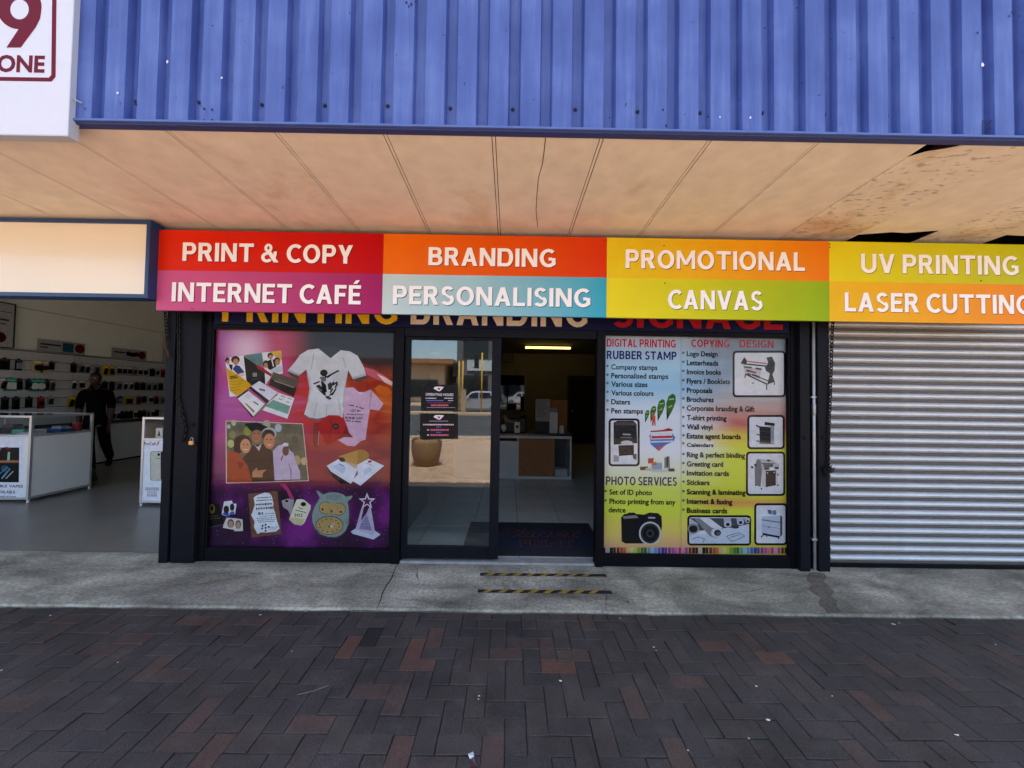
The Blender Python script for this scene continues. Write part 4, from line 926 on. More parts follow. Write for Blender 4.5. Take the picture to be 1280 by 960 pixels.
# baby vest
a = Art(PY-.0010, 350, 425, 7.113)
a.p([(575, 425), (650, 420), (700, 462), (752, 462), (806, 440), (842, 478), (920, 565), (880, 628), (800, 615), (785, 700), (760, 885), (715, 900), (665, 945), (600, 940), (515, 890), (600, 850), (570, 690), (570, 560)], (214, 184, 206))
a.p([(806, 440), (818, 470), (800, 615), (792, 615), (800, 480)], (190, 158, 184)); a.bar(695, 468, 735, 478, 10, (236, 220, 230))
a.t('I GET MY', 620, 640, 722, 618, BK, 0.02); a.t('Awesomeness', 588, 668, 740, 650, BK, 0.01, 0.3); a.t('FROM MY AUNT', 578, 706, 738, 682, BK, 0.02)
for q in ((612, 578, 660, 584), (675, 592, 695, 596), (705, 600, 745, 612), (584, 716, 630, 722), (640, 720, 655, 726), (665, 722, 720, 730)): a.bar(*q, 8, BK)
a.build('printed_baby_vest', lp)
a = Art(PY-.0045, 350, 425, 7.113)
a.p([(330, 790), (345, 735), (372, 700), (430, 668), (520, 670), (568, 698), (590, 750), (612, 822), (652, 866), (560, 862), (490, 895), (430, 938), (388, 900), (372, 840)], (186, 32, 34)); a.p([(590, 750), (612, 822), (652, 866), (560, 862), (500, 885), (560, 830)], (148, 22, 28)); a.p([(430, 668), (445, 690), (470, 760), (455, 850), (430, 938), (440, 850), (455, 760)], (160, 26, 30))
a.e(495, 768, 29, 27, (34, 28, 24)); a.e(495, 768, 17, 14, (120, 96, 50)); a.build('printed_cap', lp)
a = Art(PY-.0022, 350, 425, 7.113); a.p([(300, 740), (350, 730), (356, 800), (345, 955), (305, 955), (290, 900)], (150, 62, 62)); a.bar(350, 790, 338, 940, 6, (206, 150, 140)); a.bar(404, 800, 400, 900, 5, (206, 130, 120)); a.build('printed_bottle', lp)
# family photograph
a = Art(PY-.0015, 275, 515, 9.6)
a.p([(66, 102), (995, 138), (1066, 828), (72, 858)], (226, 206, 196)); a.p([(78, 112), (988, 146), (1056, 820), (84, 846)], mat('photo_garden', (92, 86, 62), 0.4, var=0.65, scale=9))
for (x, y, r, c) in ((165, 130, 30, (196, 198, 170)), (105, 175, 22, (206, 206, 186)), (130, 380, 40, (200, 200, 140)), (330, 230, 46, (160, 164, 70)), (150, 270, 40, (150, 150, 96)), (700, 190, 42, (186, 196, 200)), (560, 150, 46, (186, 180, 160)), (900, 330, 40, (108, 98, 70)), (920, 580, 50, (196, 170, 120)), (1010, 590, 40, (206, 184, 150))): a.e(x, y, r, r*1.2, c)
a.p([(84, 480), (190, 470), (290, 560), (360, 700), (410, 770), (390, 842), (84, 846)], (186, 88, 46)); a.p([(215, 590), (290, 610), (260, 680), (220, 670)], (150, 60, 40))
a.p([(270, 560), (400, 395), (520, 385), (640, 480), (650, 832), (390, 840), (330, 640)], (84, 58, 40)); a.p([(410, 390), (450, 420), (500, 385), (470, 470)], (206, 196, 200)); a.bar(300, 582, 600, 578, 8, (58, 40, 28)); a.bar(310, 690, 600, 700, 6, (104, 76, 54))
a.e(440, 292, 60, 78, (182, 128, 92)); a.p([(290, 140), (440, 122), (590, 186), (510, 232), (440, 205), (380, 235)], (34, 30, 32)); a.e(412, 258, 12, 6, (60, 40, 30)); a.e(462, 258, 12, 6, (60, 40, 30)); a.bar(420, 326, 462, 326, 6, (140, 80, 60))
a.e(275, 380, 108, 108, (76, 50, 34)); a.p([(170, 380), (250, 480), (230, 500), (165, 470)], (76, 50, 34)); a.e(308, 408, 64, 88, (214, 160, 122)); a.e(284, 388, 10, 6, (60, 40, 30)); a.e(332, 388, 10, 6, (60, 40, 30)); a.p([(275, 440), (308, 450), (342, 440), (308, 462)], (240, 224, 214))
a.e(590, 260, 90, 76, (196, 190, 186)); a.e(582, 275, 78, 66, (70, 56, 48)); a.e(592, 350, 66, 92, (206, 148, 106)); a.e(566, 326, 10, 6, (60, 40, 30)); a.e(614, 326, 10, 6, (60, 40, 30)); a.p([(560, 384), (592, 394), (626, 380), (595, 406)], (238, 220, 210))
a.p([(636, 470), (700, 402), (790, 380), (842, 462), (882, 490), (930, 640), (962, 712), (966, 806), (658, 816)], (206, 190, 208)); a.p([(815, 600), (860, 690), (862, 806), (850, 806), (845, 700)], (160, 140, 164)); a.e(790, 466, 40, 60, (120, 84, 66)); a.bar(755, 520, 735, 580, 14, (170, 50, 60)); a.e(790, 390, 36, 22, (226, 220, 224))
a.p([(390, 722), (445, 665), (452, 700), (560, 690), (520, 730), (510, 782), (388, 782)], (200, 148, 108)); a.build('printed_family_photo', lp)
# books and scroll
a = Art(PY-.0015, 385, 510, 8.727)
a.p([(200, 650), (465, 830), (360, 830), (270, 750)], (50, 34, 30)); a.p([(205, 630), (330, 558), (400, 588), (545, 655), (490, 800), (465, 826), (250, 692)], (222, 226, 236)); a.p([(530, 620), (662, 553), (832, 630), (572, 846), (484, 796), (545, 720)], (226, 228, 238)); a.p([(832, 630), (836, 640), (575, 856), (572, 846)], (90, 80, 96))
a.p([(270, 640), (340, 600), (420, 650), (380, 720)], (190, 206, 226)); a.p([(600, 670), (680, 640), (700, 680), (610, 740)], (200, 212, 228)); a.bar(345, 610, 395, 632, 8, (90, 100, 120)); a.bar(640, 600, 710, 632, 6, (150, 160, 180)); a.p([(650, 575), (690, 570), (700, 590), (660, 598)], (160, 52, 48))
a.p([(335, 525), (560, 455), (620, 460), (662, 495), (662, 552), (540, 618), (400, 578)], (196, 160, 92)); a.p([(540, 470), (560, 455), (620, 460), (662, 495), (662, 552), (540, 618)], (178, 140, 70)); a.e(372, 563, 36, 24, (58, 38, 32), rot=0.4); a.p([(400, 578), (540, 618), (525, 665), (420, 600)], (206, 186, 150)); a.build('printed_scroll_and_books', lp)
# small gifts
a = Art(PY-.0015, 255, 605, 9.143)
a.p([(868, 0), (932, 0), (985, 80), (1032, 172), (985, 172), (945, 80)], (190, 66, 128))
a.p([(52, 205), (180, 232), (228, 462), (52, 492)], (34, 30, 32)); a.e(92, 285, 34, 56, (150, 128, 70)); a.e(92, 275, 18, 30, (40, 34, 30)); a.bar(62, 375, 160, 360, 6, (130, 116, 80)); a.bar(62, 400, 190, 385, 6, (130, 116, 80)); a.bar(60, 495, 225, 462, 6, (120, 116, 124)); a.build('printed_plaque', lp)
a = Art(PY-.0015, 255, 605, 9.143)
a.p([(230, 200), (320, 190), (330, 225), (372, 225), (355, 346), (292, 346), (280, 375), (200, 350)], WH); a.p([(205, 345), (230, 325), (290, 330), (280, 375)], (70, 110, 190)); a.e(255, 292, 33, 44, (58, 44, 42)); a.e(322, 265, 26, 42, (60, 52, 56)); a.p([(300, 318), (345, 310), (352, 345), (295, 345)], (80, 120, 200))
a.p([(258, 385), (360, 392), (440, 404), (446, 536), (350, 540), (340, 522), (215, 500), (225, 460)], (222, 216, 208)); a.e(306, 450, 38, 50, (120, 100, 90)); a.e(306, 458, 26, 38, (196, 164, 140)); a.e(392, 462, 34, 50, (124, 108, 98)); a.e(392, 470, 24, 38, (190, 160, 138)); a.build('printed_id_photos', lp)
a = Art(PY-.0015, 255, 605, 9.143)
a.p([(505, 112), (840, 80), (886, 570), (545, 612)], mat('print_wood', (112, 68, 40), 0.5, var=0.4, scale=30)); rs = random.Random(8)
ou = [(572, 150), (600, 132), (700, 102), (735, 108), (770, 134), (785, 180), (800, 222), (795, 270), (820, 330), (826, 380), (840, 440), (868, 500), (830, 540), (720, 552), (660, 548), (610, 568), (585, 530), (575, 500), (572, 430), (545, 350), (560, 300), (575, 240)]
a.p([(x+rs.uniform(-8, 8), y+rs.uniform(-8, 8)) for x, y in ou], (228, 232, 238))
for (y, x0, x1, w) in ((160, 610, 770, 14), (190, 600, 780, 14), (236, 590, 775, 26), (282, 595, 790, 30), (340, 620, 690, 30), (345, 700, 810, 10), (372, 640, 815, 7), (395, 600, 815, 9), (415, 610, 815, 9), (436, 620, 820, 9), (505, 745, 850, 8), (525, 740, 840, 6)):
    x = x0
    while x < x1-8: q = rs.uniform(8, 20); a.bar(x, y-(x-600)*.06, min(x+q, x1), y-(x+q-600)*.06, w*rs.uniform(.6, 1), (44, 40, 42)); a.n -= 1; x += q+rs.uniform(4, 8)
for (x, y) in ((705, 465), (670, 478), (740, 490), (705, 500), (665, 508), (705, 535)): a.n += 1; a.e(x, y, 11, 13, BK, 8)
a.build('printed_wood_plaque', lp)
a = Art(PY-.0035, 255, 605, 9.143)
a.p([(888, 190), (960, 166), (1030, 180), (1010, 300), (985, 350), (960, 300), (902, 262)], (176, 168, 172)); a.e(945, 194, 20, 14, BK)
a.p([(1060, 178), (1110, 172), (1145, 182), (1220, 245), (1218, 285), (1150, 440), (1110, 475), (1030, 460), (972, 405), (1040, 220)], (226, 222, 200)); a.e(1136, 230, 31, 25, BK); a.p([(985, 380), (1155, 400), (1110, 475), (1030, 460), (972, 405)], (206, 200, 160))
a.bar(1080, 270, 1130, 288, 8, (60, 56, 54)); a.bar(1045, 296, 1170, 328, 8, (60, 56, 54)); a.t('302', 1030, 372, 1130, 338, (50, 48, 46), 0.01); a.build('printed_tags', lp)
# owl clock
a = Art(PY-.0015, 380, 600, 10.11); OW = (150, 166, 160); TN = (190, 164, 112); DK = (92, 104, 98)
a.p([(150, 132), (175, 130), (240, 180), (300, 158), (360, 150), (430, 156), (490, 175), (530, 208), (590, 195), (618, 198), (600, 240), (556, 275), (572, 350), (578, 450), (570, 560), (530, 650), (470, 705), (400, 732), (300, 728), (200, 692), (130, 620), (95, 530), (92, 440), (120, 340), (165, 270), (195, 225)], (90, 96, 92))
a.p([(156, 138), (175, 136), (240, 186), (300, 164), (360, 156), (430, 162), (490, 181), (530, 214), (590, 201), (612, 202), (596, 236), (548, 275), (564, 350), (568, 450), (560, 556), (522, 642), (465, 694), (400, 720), (300, 716), (208, 682), (140, 612), (106, 528), (102, 440), (130, 345), (172, 275), (202, 225)], OW)
for i in range(15):
    for j in range(4):
        x, y = 285+i*13, 182+j*18+abs(i-7)*1.5
        if j < 4-abs(i-7)*.25: a.bar(x, y, x+3, y+11, 5, (92, 104, 100)); a.n -= 1
a.n += 1; a.e(275, 352, 88, 82, DK); a.e(442, 368, 86, 82, DK); a.e(275, 352, 80, 74, TN); a.e(442, 368, 78, 74, TN); a.p([(280, 290), (440, 300), (440, 430), (280, 420)], TN); a.e(235, 370, 14, 14, BK); a.e(467, 403, 14, 14, BK); a.p([(333, 384), (366, 386), (350, 414)], BK); a.bar(350, 414, 348, 436, 4, DK)
a.e(322, 572, 178, 122, DK); a.e(322, 574, 168, 112, TN)
for k in range(12): t = k*math.pi/6+.2; a.e(322+125*math.cos(t), 574+84*math.sin(t), 9, 9, (96, 70, 44), 8)
a.bar(322, 585, 392, 545, 10, WH); a.bar(322, 585, 365, 590, 12, WH); a.bar(322, 585, 410, 535, 5, (176, 90, 80)); a.e(322, 587, 12, 12, (70, 56, 44)); a.bar(110, 432, 135, 434, 6, (176, 140, 100)); a.bar(545, 495, 540, 555, 9, (150, 140, 90)); a.build('printed_owl_clock', lp)
a = Art(PY-.0015, 380, 600, 10.11)
a.p([(590, 652), (650, 614), (900, 642), (966, 690), (878, 752), (618, 680)], (206, 208, 224)); a.p([(650, 625), (725, 360), (750, 310), (760, 330), (735, 430), (720, 520), (790, 420), (830, 330), (842, 332), (896, 650), (870, 700)], (196, 186, 206)); a.p([(715, 560), (790, 430), (860, 640), (700, 620)], (150, 142, 172))
st = []
for k in range(10): r = 110 if k % 2 == 0 else 46; t = -math.pi/2+k*math.pi/5; st.append((797+r*math.cos(t), 268+r*math.sin(t)))
a.p(st, (222, 212, 226)); st = [(797+(x-797)*.62, 270+(y-268)*.62) for x, y in st]; a.p(st, (110, 50, 96))
for y, h in ((470, 34), (505, 40), (540, 46), (572, 44)): a.bar(795-h, y, 795+h, y+4, 6, (176, 170, 196))
a.build('printed_star_trophy', lp)

# ------------------------------------------------------------------ price-list poster
rp = thing('window_poster', (P(870, 690, PY)[0], PY+.005, P(870, 690, PY)[1]), 'rainbow coloured window poster listing digital printing and photo services', 'poster')
MB().box(xr0+.001, xr1-.006, PY, PY+0.006, zs_r+.002, zwin-.002, right_bg()).build('backing', rp)
def art(): return Art(PY, 745, 400, 3.0)
RD, NV, TX = (206, 38, 56), (36, 46, 122), (30, 30, 34)
a = art(); a.st('DIGITAL PRINTING', 40, 102, 299, 72, RD); a.st('COPYING', 357, 102, 500, 74, (196, 44, 60)); a.st('DESIGN', 538, 104, 666, 76, (186, 48, 62))
a.st('RUBBER STAMP', 40, 148, 302, 117, NV); a.st('PHOTO SERVICES', 37, 620, 303, 588, (66, 54, 122)); a.build('headings', rp)
a = art()
L_ = [('Company stamps', 57, 230, 187), ('Personalised stamps', 57, 271, 220), ('Various sizes', 57, 193, 251), ('Various colours', 57, 216, 284), ('Daters', 57, 128, 317), ('Pen stamps', 57, 176, 351), ('Set of ID photo', 50, 210, 656), ('Photo printing from any', 50, 298, 691), ('device', 47, 111, 722)]
R_ = [('Logo Design', 456, 137), ('Letterheads', 458, 171), ('Invoice books', 468, 205), ('Flyers / Booklets', 502, 240), ('Proposals', 436, 274), ('Brochures', 441, 308), ('Corporate branding & Gift', 594, 342), ('T-shirt printing', 489, 377), ('Wall vinyl', 436, 411), ('Estate agent boards', 542, 446), ('Calendars', 440, 476), ('Ring & perfect binding', 558, 516), ('Greeting card', 476, 550), ('Invitation cards', 498, 584), ('Stickers', 425, 619), ('Scanning & laminating', 560, 655), ('Internet & faxing', 510, 690), ('Business cards', 491, 724)]
def ring(a, x, y):
    a.e(x, y, 4.6, 4.6, (70, 78, 96), 8); a.e(x, y, 1.8, 1.8, (190, 196, 200), 6)
a.p([(318, 456), (441, 458), (441, 480), (318, 479)], (226, 228, 226))
for s_, x0, x1, y in L_:
    a.t(s_, x0, y, x1, y-20, TX, 0.027)
    if s_ != 'device': ring(a, x0-14, y-15)
for s_, x1, y in R_:
    a.t(s_, 340, y, x1, y-(15 if s_ == 'Calendars' else 20), TX, 0.027); ring(a, 327, y-14)
a.bar(318, 60, 318, 852, 1.2, (150, 150, 150)); tag(a.build('list_text', rp), kind='stuff')
def frame(x0, y0, x1, y1, name, draw):
    a = art(); a.rr(x0, y0, x1, y1, 14, (28, 27, 29)); a.rr(x0+8, y0+8, x1-8, y1-8, 8, (222, 222, 226)); draw(a); a.build(name, rp)
def rescale(a, ox, oy, k): a.ox, a.oy, a.k = ox, oy, k
def plotter(a):
    rescale(a, 845, 410, 7.387); D = (44, 44, 48)
    a.p([(595, 330), (630, 268), (655, 300), (652, 332)], D); a.bar(655, 308, 835, 328, 12, (190, 120, 132)); a.bar(622, 330, 832, 352, 14, (66, 62, 72)); a.p([(620, 346), (784, 382), (776, 474), (700, 450), (640, 425)], (196, 192, 196))
    for q in ((630, 360, 700, 366, (80, 120, 66)), (650, 392, 690, 400, (60, 60, 66)), (690, 400, 740, 415, (170, 70, 86)), (700, 430, 770, 452, (90, 70, 76)), (660, 420, 690, 436, (150, 60, 70)), (735, 372, 790, 382, (70, 70, 80)), (745, 420, 775, 440, (206, 206, 210))): a.bar(*q[:4], 16, q[4])
    a.p([(835, 272), (885, 264), (915, 322), (910, 390), (890, 430), (912, 496), (842, 522), (866, 420), (830, 396), (820, 366), (850, 320)], (70, 70, 76)); a.p([(850, 310), (890, 300), (905, 340), (880, 400), (845, 380)], D); a.bar(645, 428, 842, 520, 12, D); a.bar(730, 440, 852, 490, 9, D); a.bar(640, 425, 636, 462, 10, D); a.bar(836, 520, 836, 574, 10, D); a.bar(905, 496, 908, 526, 9, D); a.bar(698, 516, 720, 502, 8, (80, 80, 84))
frame(512, 115, 712, 290, 'framed_plotter', plotter)
def copier(a):
    a.p([(612, 398), (655, 402), (655, 462), (614, 460)], (36, 34, 38)); a.p([(655, 390), (668, 388), (668, 458), (655, 462)], (160, 160, 164)); a.p([(632, 382), (670, 387), (670, 397), (632, 394)], (34, 34, 38)); a.bar(600, 395, 614, 402, 5, BK); a.bar(602, 428, 614, 432, 4, BK); a.bar(602, 452, 614, 456, 4, BK); a.bar(612, 463, 670, 464, 4, (130, 130, 134)); a.bar(616, 418, 652, 420, 2, (90, 88, 92)); a.bar(616, 438, 652, 440, 2, (90, 88, 92)); a.bar(640, 398, 655, 399, 4, (190, 190, 194))
frame(567, 356, 708, 485, 'framed_copier', copier)
def guillotine(a):
    rescale(a, 925, 550, 12.8)
    a.p([(232, 440), (262, 330), (290, 298), (332, 330), (350, 500), (330, 752), (240, 716)], (130, 130, 132)); a.p([(290, 300), (520, 320), (630, 400), (620, 440), (350, 500), (332, 335)], (186, 186, 188)); a.p([(350, 490), (590, 480), (612, 720), (600, 740), (345, 752)], (204, 204, 206))
    a.p([(345, 368), (550, 374), (552, 386), (350, 382)], (60, 58, 62)); a.p([(368, 386), (522, 386), (520, 432), (384, 434)], (110, 108, 112)); a.p([(386, 436), (470, 436), (470, 474), (392, 478)], (84, 82, 86)); a.p([(498, 386), (524, 386), (522, 424), (500, 424)], (36, 34, 38)); a.p([(468, 440), (540, 438), (540, 480), (468, 482)], (226, 226, 228)); a.p([(552, 430), (622, 430), (616, 470), (556, 464)], (52, 50, 54))
    a.p([(410, 492), (572, 486), (572, 722), (410, 756)], (42, 38, 42)); a.p([(422, 522), (452, 520), (436, 538)], WH); a.p([(530, 514), (560, 512), (546, 530)], WH); a.p([(222, 382), (268, 392), (262, 420), (224, 412)], (40, 38, 42)); a.p([(172, 414), (216, 424), (212, 458), (176, 452)], (70, 76, 96)); a.p([(430, 312), (486, 314), (482, 342), (432, 340)], (34, 34, 38))
    for (x, y) in ((343, 778), (604, 722), (604, 555), (250, 722)): a.e(x, y, 14, 14, (52, 50, 52), 8)
frame(562, 493, 710, 660, 'framed_guillotine', guillotine)
def copier2(a):
    rescale(a, 845, 530, 5.645)
    a.p([(604, 652), (735, 642), (735, 796), (604, 770)], (196, 202, 216)); a.p([(735, 642), (750, 656), (750, 782), (735, 796)], (96, 98, 108)); a.p([(604, 652), (622, 636), (742, 630), (735, 645)], (226, 228, 234)); a.bar(604, 676, 735, 694, 6, (90, 92, 104)); a.bar(604, 716, 735, 738, 4, (150, 154, 168)); a.bar(650, 728, 664, 730, 5, (110, 112, 124)); a.p([(608, 768), (735, 792), (728, 804), (612, 784)], (40, 40, 46))
    a.p([(643, 604), (672, 606), (678, 640), (652, 632)], (110, 122, 146)); a.p([(676, 612), (706, 606), (708, 640), (684, 642)], (126, 138, 160)); a.bar(612, 784, 600, 800, 8, BK); a.bar(722, 800, 724, 812, 8, BK); a.bar(640, 790, 640, 796, 8, BK)
frame(593, 687, 718, 845, 'framed_plan_copier', copier2)
def plans(a):
    rescale(a, 845, 530, 5.645)
    a.p([(97, 664), (516, 664), (516, 720), (97, 760)], (96, 96, 104)); a.p([(97, 780), (240, 770), (516, 705), (516, 842), (97, 842)], (206, 212, 224)); a.p([(97, 664), (150, 700), (168, 760), (97, 790)], (196, 196, 200)); a.e(122, 738, 42, 36, (150, 150, 156)); a.e(122, 740, 30, 25, (44, 44, 48))
    a.p([(126, 664), (235, 664), (330, 735), (322, 790), (285, 806), (238, 792)], (150, 150, 156)); a.p([(165, 664), (235, 664), (330, 735), (300, 742), (250, 730)], (222, 222, 228)); a.e(290, 766, 42, 36, (212, 212, 218)); a.e(293, 768, 25, 22, (56, 54, 58)); a.e(298, 772, 15, 13, (110, 108, 112))
    for (x, y, r) in ((365, 708, 26), (455, 694, 24), (505, 684, 16)): a.p([(x-30, 664), (x+20, 664), (x+r, y-6), (x-r, y+4)], (186, 186, 194)); a.e(x, y, r, r*.85, (206, 206, 212)); a.e(x, y+1, r*.55, r*.5, (62, 60, 66))
    a.e(418, 728, 26, 10, (70, 68, 74))
    for q in ((355, 792, 440, 766), (440, 766, 486, 790), (486, 790, 396, 830), (396, 830, 355, 792), (380, 800, 450, 780), (110, 812, 160, 796), (160, 796, 200, 810), (200, 810, 190, 836)): a.bar(*q, 4, (96, 106, 134))
frame(342, 732, 582, 846, 'framed_plans', plans)
def stamp(a):
    a.p([(66, 385), (80, 378), (140, 378), (152, 390), (155, 468), (66, 468)], (42, 38, 40)); a.p([(72, 384), (148, 384), (150, 394), (70, 394)], (96, 92, 96)); a.p([(62, 468), (155, 462), (152, 525), (66, 532)], (226, 226, 228)); a.p([(84, 470), (142, 468), (142, 506), (86, 510)], (40, 38, 40)); a.e(115, 460, 22, 8, (206, 206, 208)); a.bar(100, 428, 130, 430, 5, (190, 190, 194)); a.bar(92, 440, 134, 441, 3, (150, 150, 154)); a.p([(66, 505), (86, 510), (86, 530), (66, 532)], (170, 170, 176)); a.p([(136, 506), (152, 500), (152, 525), (140, 520)], (110, 108, 112))
frame(47, 369, 164, 549, 'framed_stamp', stamp)
a = art(); GN = (64, 122, 50)
for (x, y, s) in ((282, 278, 1.0), (245, 298, .82), (215, 322, .62), (192, 338, .48)):
    a.p([(x-17*s, y+100*s), (x-19*s, y+35*s), (x-10*s, y+8*s), (x+5*s, y-2*s), (x+16*s, y+5*s), (x+17*s, y+28*s), (x+5*s, y+60*s)], GN); a.p([(x-16*s, y+95*s), (x-18*s, y+60*s), (x-6*s, y+80*s)], (60, 56, 44)); a.bar(x-8*s, y+20*s, x+10*s, y+18*s, 5*s, (180, 206, 150)); a.bar(x-10*s, y+50*s, x+4*s, y+42*s, 5*s, (150, 190, 120))
a.e(217, 352, 4, 5, (206, 90, 40)); a.p([(211, 358), (223, 358), (222, 376), (224, 396), (219, 396), (217, 380), (214, 396), (209, 396), (211, 376)], (206, 90, 40)); a.build('printed_flags', rp)
a = art(); a.p([(203, 416), (250, 412), (272, 405), (286, 410), (288, 416), (205, 421)], (186, 48, 62)); a.p([(200, 432), (210, 424), (285, 424), (297, 440), (292, 455), (262, 468), (235, 492), (205, 466)], (86, 128, 190)); a.p([(205, 424), (285, 424), (288, 446), (205, 448)], (226, 222, 230)); a.bar(208, 440, 286, 438, 9, (196, 60, 80)); a.bar(205, 457, 290, 455, 6, (200, 214, 232)); a.p([(235, 492), (225, 478), (262, 468)], (196, 96, 70)); a.build('printed_banner', rp)
a = art(); rs = random.Random(4)
for (x, y, w, h, c) in ((206, 528, 22, 20, (196, 84, 56)), (180, 556, 30, 14, (110, 84, 60)), (228, 548, 40, 26, (150, 176, 196)), (266, 534, 20, 44, (150, 146, 144)), (268, 530, 8, 40, (70, 68, 70)), (240, 565, 60, 12, (206, 204, 200)), (200, 560, 30, 12, (206, 200, 190)), (282, 562, 22, 12, (90, 80, 70)), (218, 538, 16, 14, (206, 120, 90))): a.p([(x-w/2, y-h/2+rs.uniform(0, 4)), (x+w/2, y-h/2), (x+w/2+rs.uniform(-3, 3), y+h/2), (x-w/2, y+h/2)], c)
a.build('printed_gifts', rp)
a = art(); a.p([(94, 740), (105, 728), (118, 726), (122, 722), (145, 722), (150, 727), (180, 730), (200, 722), (232, 724), (246, 736), (248, 770), (240, 822), (200, 838), (110, 838), (96, 830)], (38, 36, 38)); a.p([(100, 736), (150, 732), (160, 742), (104, 746)], (150, 148, 150)); a.e(203, 800, 42, 44, (206, 206, 208), 24); a.e(203, 800, 36, 38, (70, 68, 70), 24); a.e(203, 800, 29, 31, (34, 32, 34), 20); a.e(203, 800, 15, 16, (80, 78, 84), 16); a.e(203, 800, 8, 9, BK, 12); a.bar(196, 741, 222, 742, 5, (200, 200, 204)); a.build('printed_camera', rp)
a = art(); seq = [(60, 50, 48), (190, 190, 188), (40, 38, 40), (52, 46, 46), (120, 62, 46), (186, 96, 70), (206, 120, 80), (214, 190, 130), (216, 210, 150), (196, 206, 90), (140, 176, 70), (80, 140, 80), (54, 110, 84), (110, 170, 160), (150, 196, 216), (110, 160, 206), (80, 120, 190), (70, 76, 160), (110, 80, 150), (150, 76, 146), (186, 96, 160), (206, 120, 170), (196, 70, 120), (206, 150, 190), (170, 90, 130), (130, 60, 60), (96, 46, 44)]
for k in range(54):
    x = 26+k*12.85; a.p([(x, 853), (x+9.6+(k % 3)*1.2, 853), (x+9.6+(k % 3)*1.2, 876), (x, 876)], seq[k % 27]); a.n -= 1
a.build('colour_bar', rp)

# ================================================================== inside the print shop
fl = MB(); fl.box(-2.815, 2.825, 3.566, 12.39, 0.0205, 0.030, mat('tile_grout', (70, 68, 66), 0.9)); fl = fl.build('shop_floor'); tag(fl, kind='structure')
M_TILE = mat('floor_tile', (198, 197, 192), 0.22, var=0.08, scale=3)
tb = MB(); tb.add([(-.2475, -.2475, -.006), (.2475, -.2475, -.006), (.2475, .2475, -.006), (-.2475, .2475, -.006), (-.2465, -.2465, 0), (.2465, -.2465, 0), (.2465, .2465, 0), (-.2465, .2465, 0)], [(4, 5, 6, 7), (0, 1, 5, 4), (1, 2, 6, 5), (2, 3, 7, 6), (3, 0, 4, 7)], M_TILE)
t0 = tb.build('floor_tile'); tme = t0.data; bpy.data.objects.remove(t0)
for i in range(-4, 6):
    for j in range(0, 17):
        x, y = 0.11-0.25+0.5*i, 3.9+0.25+0.5*(j-1)
        if abs(x) > 2.5 or y > 12.1 or y-.25 < 3.56 and j > 0: continue
        if y-.25 < 3.566: y = 3.566+.25 if False else y
        if y-.25 < 3.566: continue
        o = bpy.data.objects.new('floor_tile', tme); COL.objects.link(o); o.parent = fl; o.location = (x, y, 0.0365+random.uniform(-.0003, .0003))
for i in range(-4, 6):
    x = 0.11-0.25+0.5*i
    if abs(x) > 2.5: continue
    MB().box(x-.2475, x+.2475, 3.568, 3.8975, 0.0305, 0.0366, M_TILE).build('floor_tile', fl)
# door mat
M_MAT = mat('mat_navy', (24, 27, 38), 0.95, var=0.3, scale=60, bump=0.5, bscale=300)
dm = thing('door_mat', (0.27, 4.1, 0.037), 'navy door mat with a script and block letter logo reading Planet PRINT', 'mat')
x0, x1, y0, y1 = -0.43, 0.93, 3.60, 4.52
MB().box(x0, x1, y0, y1, 0.037, 0.046, M_MAT).build('mat', dm, bevel=.003)
def on_floor(z): return lambda xx, zz: (xx, zz, z)
b = MB(); b.poly([(0.30+.60*math.cos(t), 4.03+.30*math.sin(t), 0.0466) for t in [i*math.pi/16 for i in range(32)]], mat('mat_blue', (18, 26, 56), 0.95, var=0.2, scale=60)); b.build('emblem', dm)
M_LG = mat('mat_logo', (104, 52, 54), 0.9); M_LGK = mat('mat_logo_dark', (22, 20, 22), 0.9)
b = MB()
b.text('Planet', -0.14, 0.72, 4.06, 4.30, 0, M_LG, 0.03, 0.5, fn=on_floor(0.0472)); b.text('Planet', -0.13, 0.71, 4.07, 4.29, 0, M_LGK, 0.008, 0.5, fn=on_floor(0.0478))
b.text('PRINT', 0.12, 0.66, 3.80, 3.99, 0, M_LG, 0.05, 0, fn=on_floor(0.0472)); b.text('PRINT', 0.13, 0.65, 3.807, 3.983, 0, M_LGK, 0.02, 0, fn=on_floor(0.0478)); b.build('lettering', dm)
# counter
CY = 6.85
ct = thing('shop_counter', (0.1, CY+.3, 0.037), 'white shop counter with a black top and a brown board in its front', 'counter')
x0, x1, x2, x3 = -0.98, 0.16, 0.80, 1.10; zt_ = 0.80
def cpart(nm, *q, m=M_WHITE, bv=.002): return MB().box(*q, m).build(nm, ct, bevel=bv)
cpart('countertop', x0-.02, x3+.02, CY-.03, CY+.62, zt_+.001, zt_+.035, m=mat('counter_black', (26, 26, 28), 0.3))
cpart('top_rail', x0, x3, CY, CY+.03, zt_-.05, zt_); cpart('bottom_rail', x0, x3, CY, CY+.03, 0.04, 0.085)
for xx in (x0, x1-.02, x3-.03): cpart('upright', xx, xx+.03, CY-.001, CY+.6, 0.0855, zt_-.0505)
cpart('front_panel', x0+.031, x1-.0205, CY+.012, CY+.028, 0.086, 0.70)
cpart('board', x1+.012, x2, CY+.004, CY+.02, 0.086, zt_-.051, m=mat('brown_board', (172, 114, 66), 0.6, var=0.25, scale=14))
cpart('back_panel', x0+.031, x3-.031, CY+.58, CY+.599, 0.086, zt_-.051, m=mat('counter_grey', (120, 124, 126), .6))
cpart('base_panel', x0+.031, x3-.031, CY+.03, CY+.578, 0.05, 0.085)
MB().box(x2+.001, x3-.031, CY+.012, CY+.016, 0.0865, zt_-.0515, M_GLASS).build('glass_pane', ct)
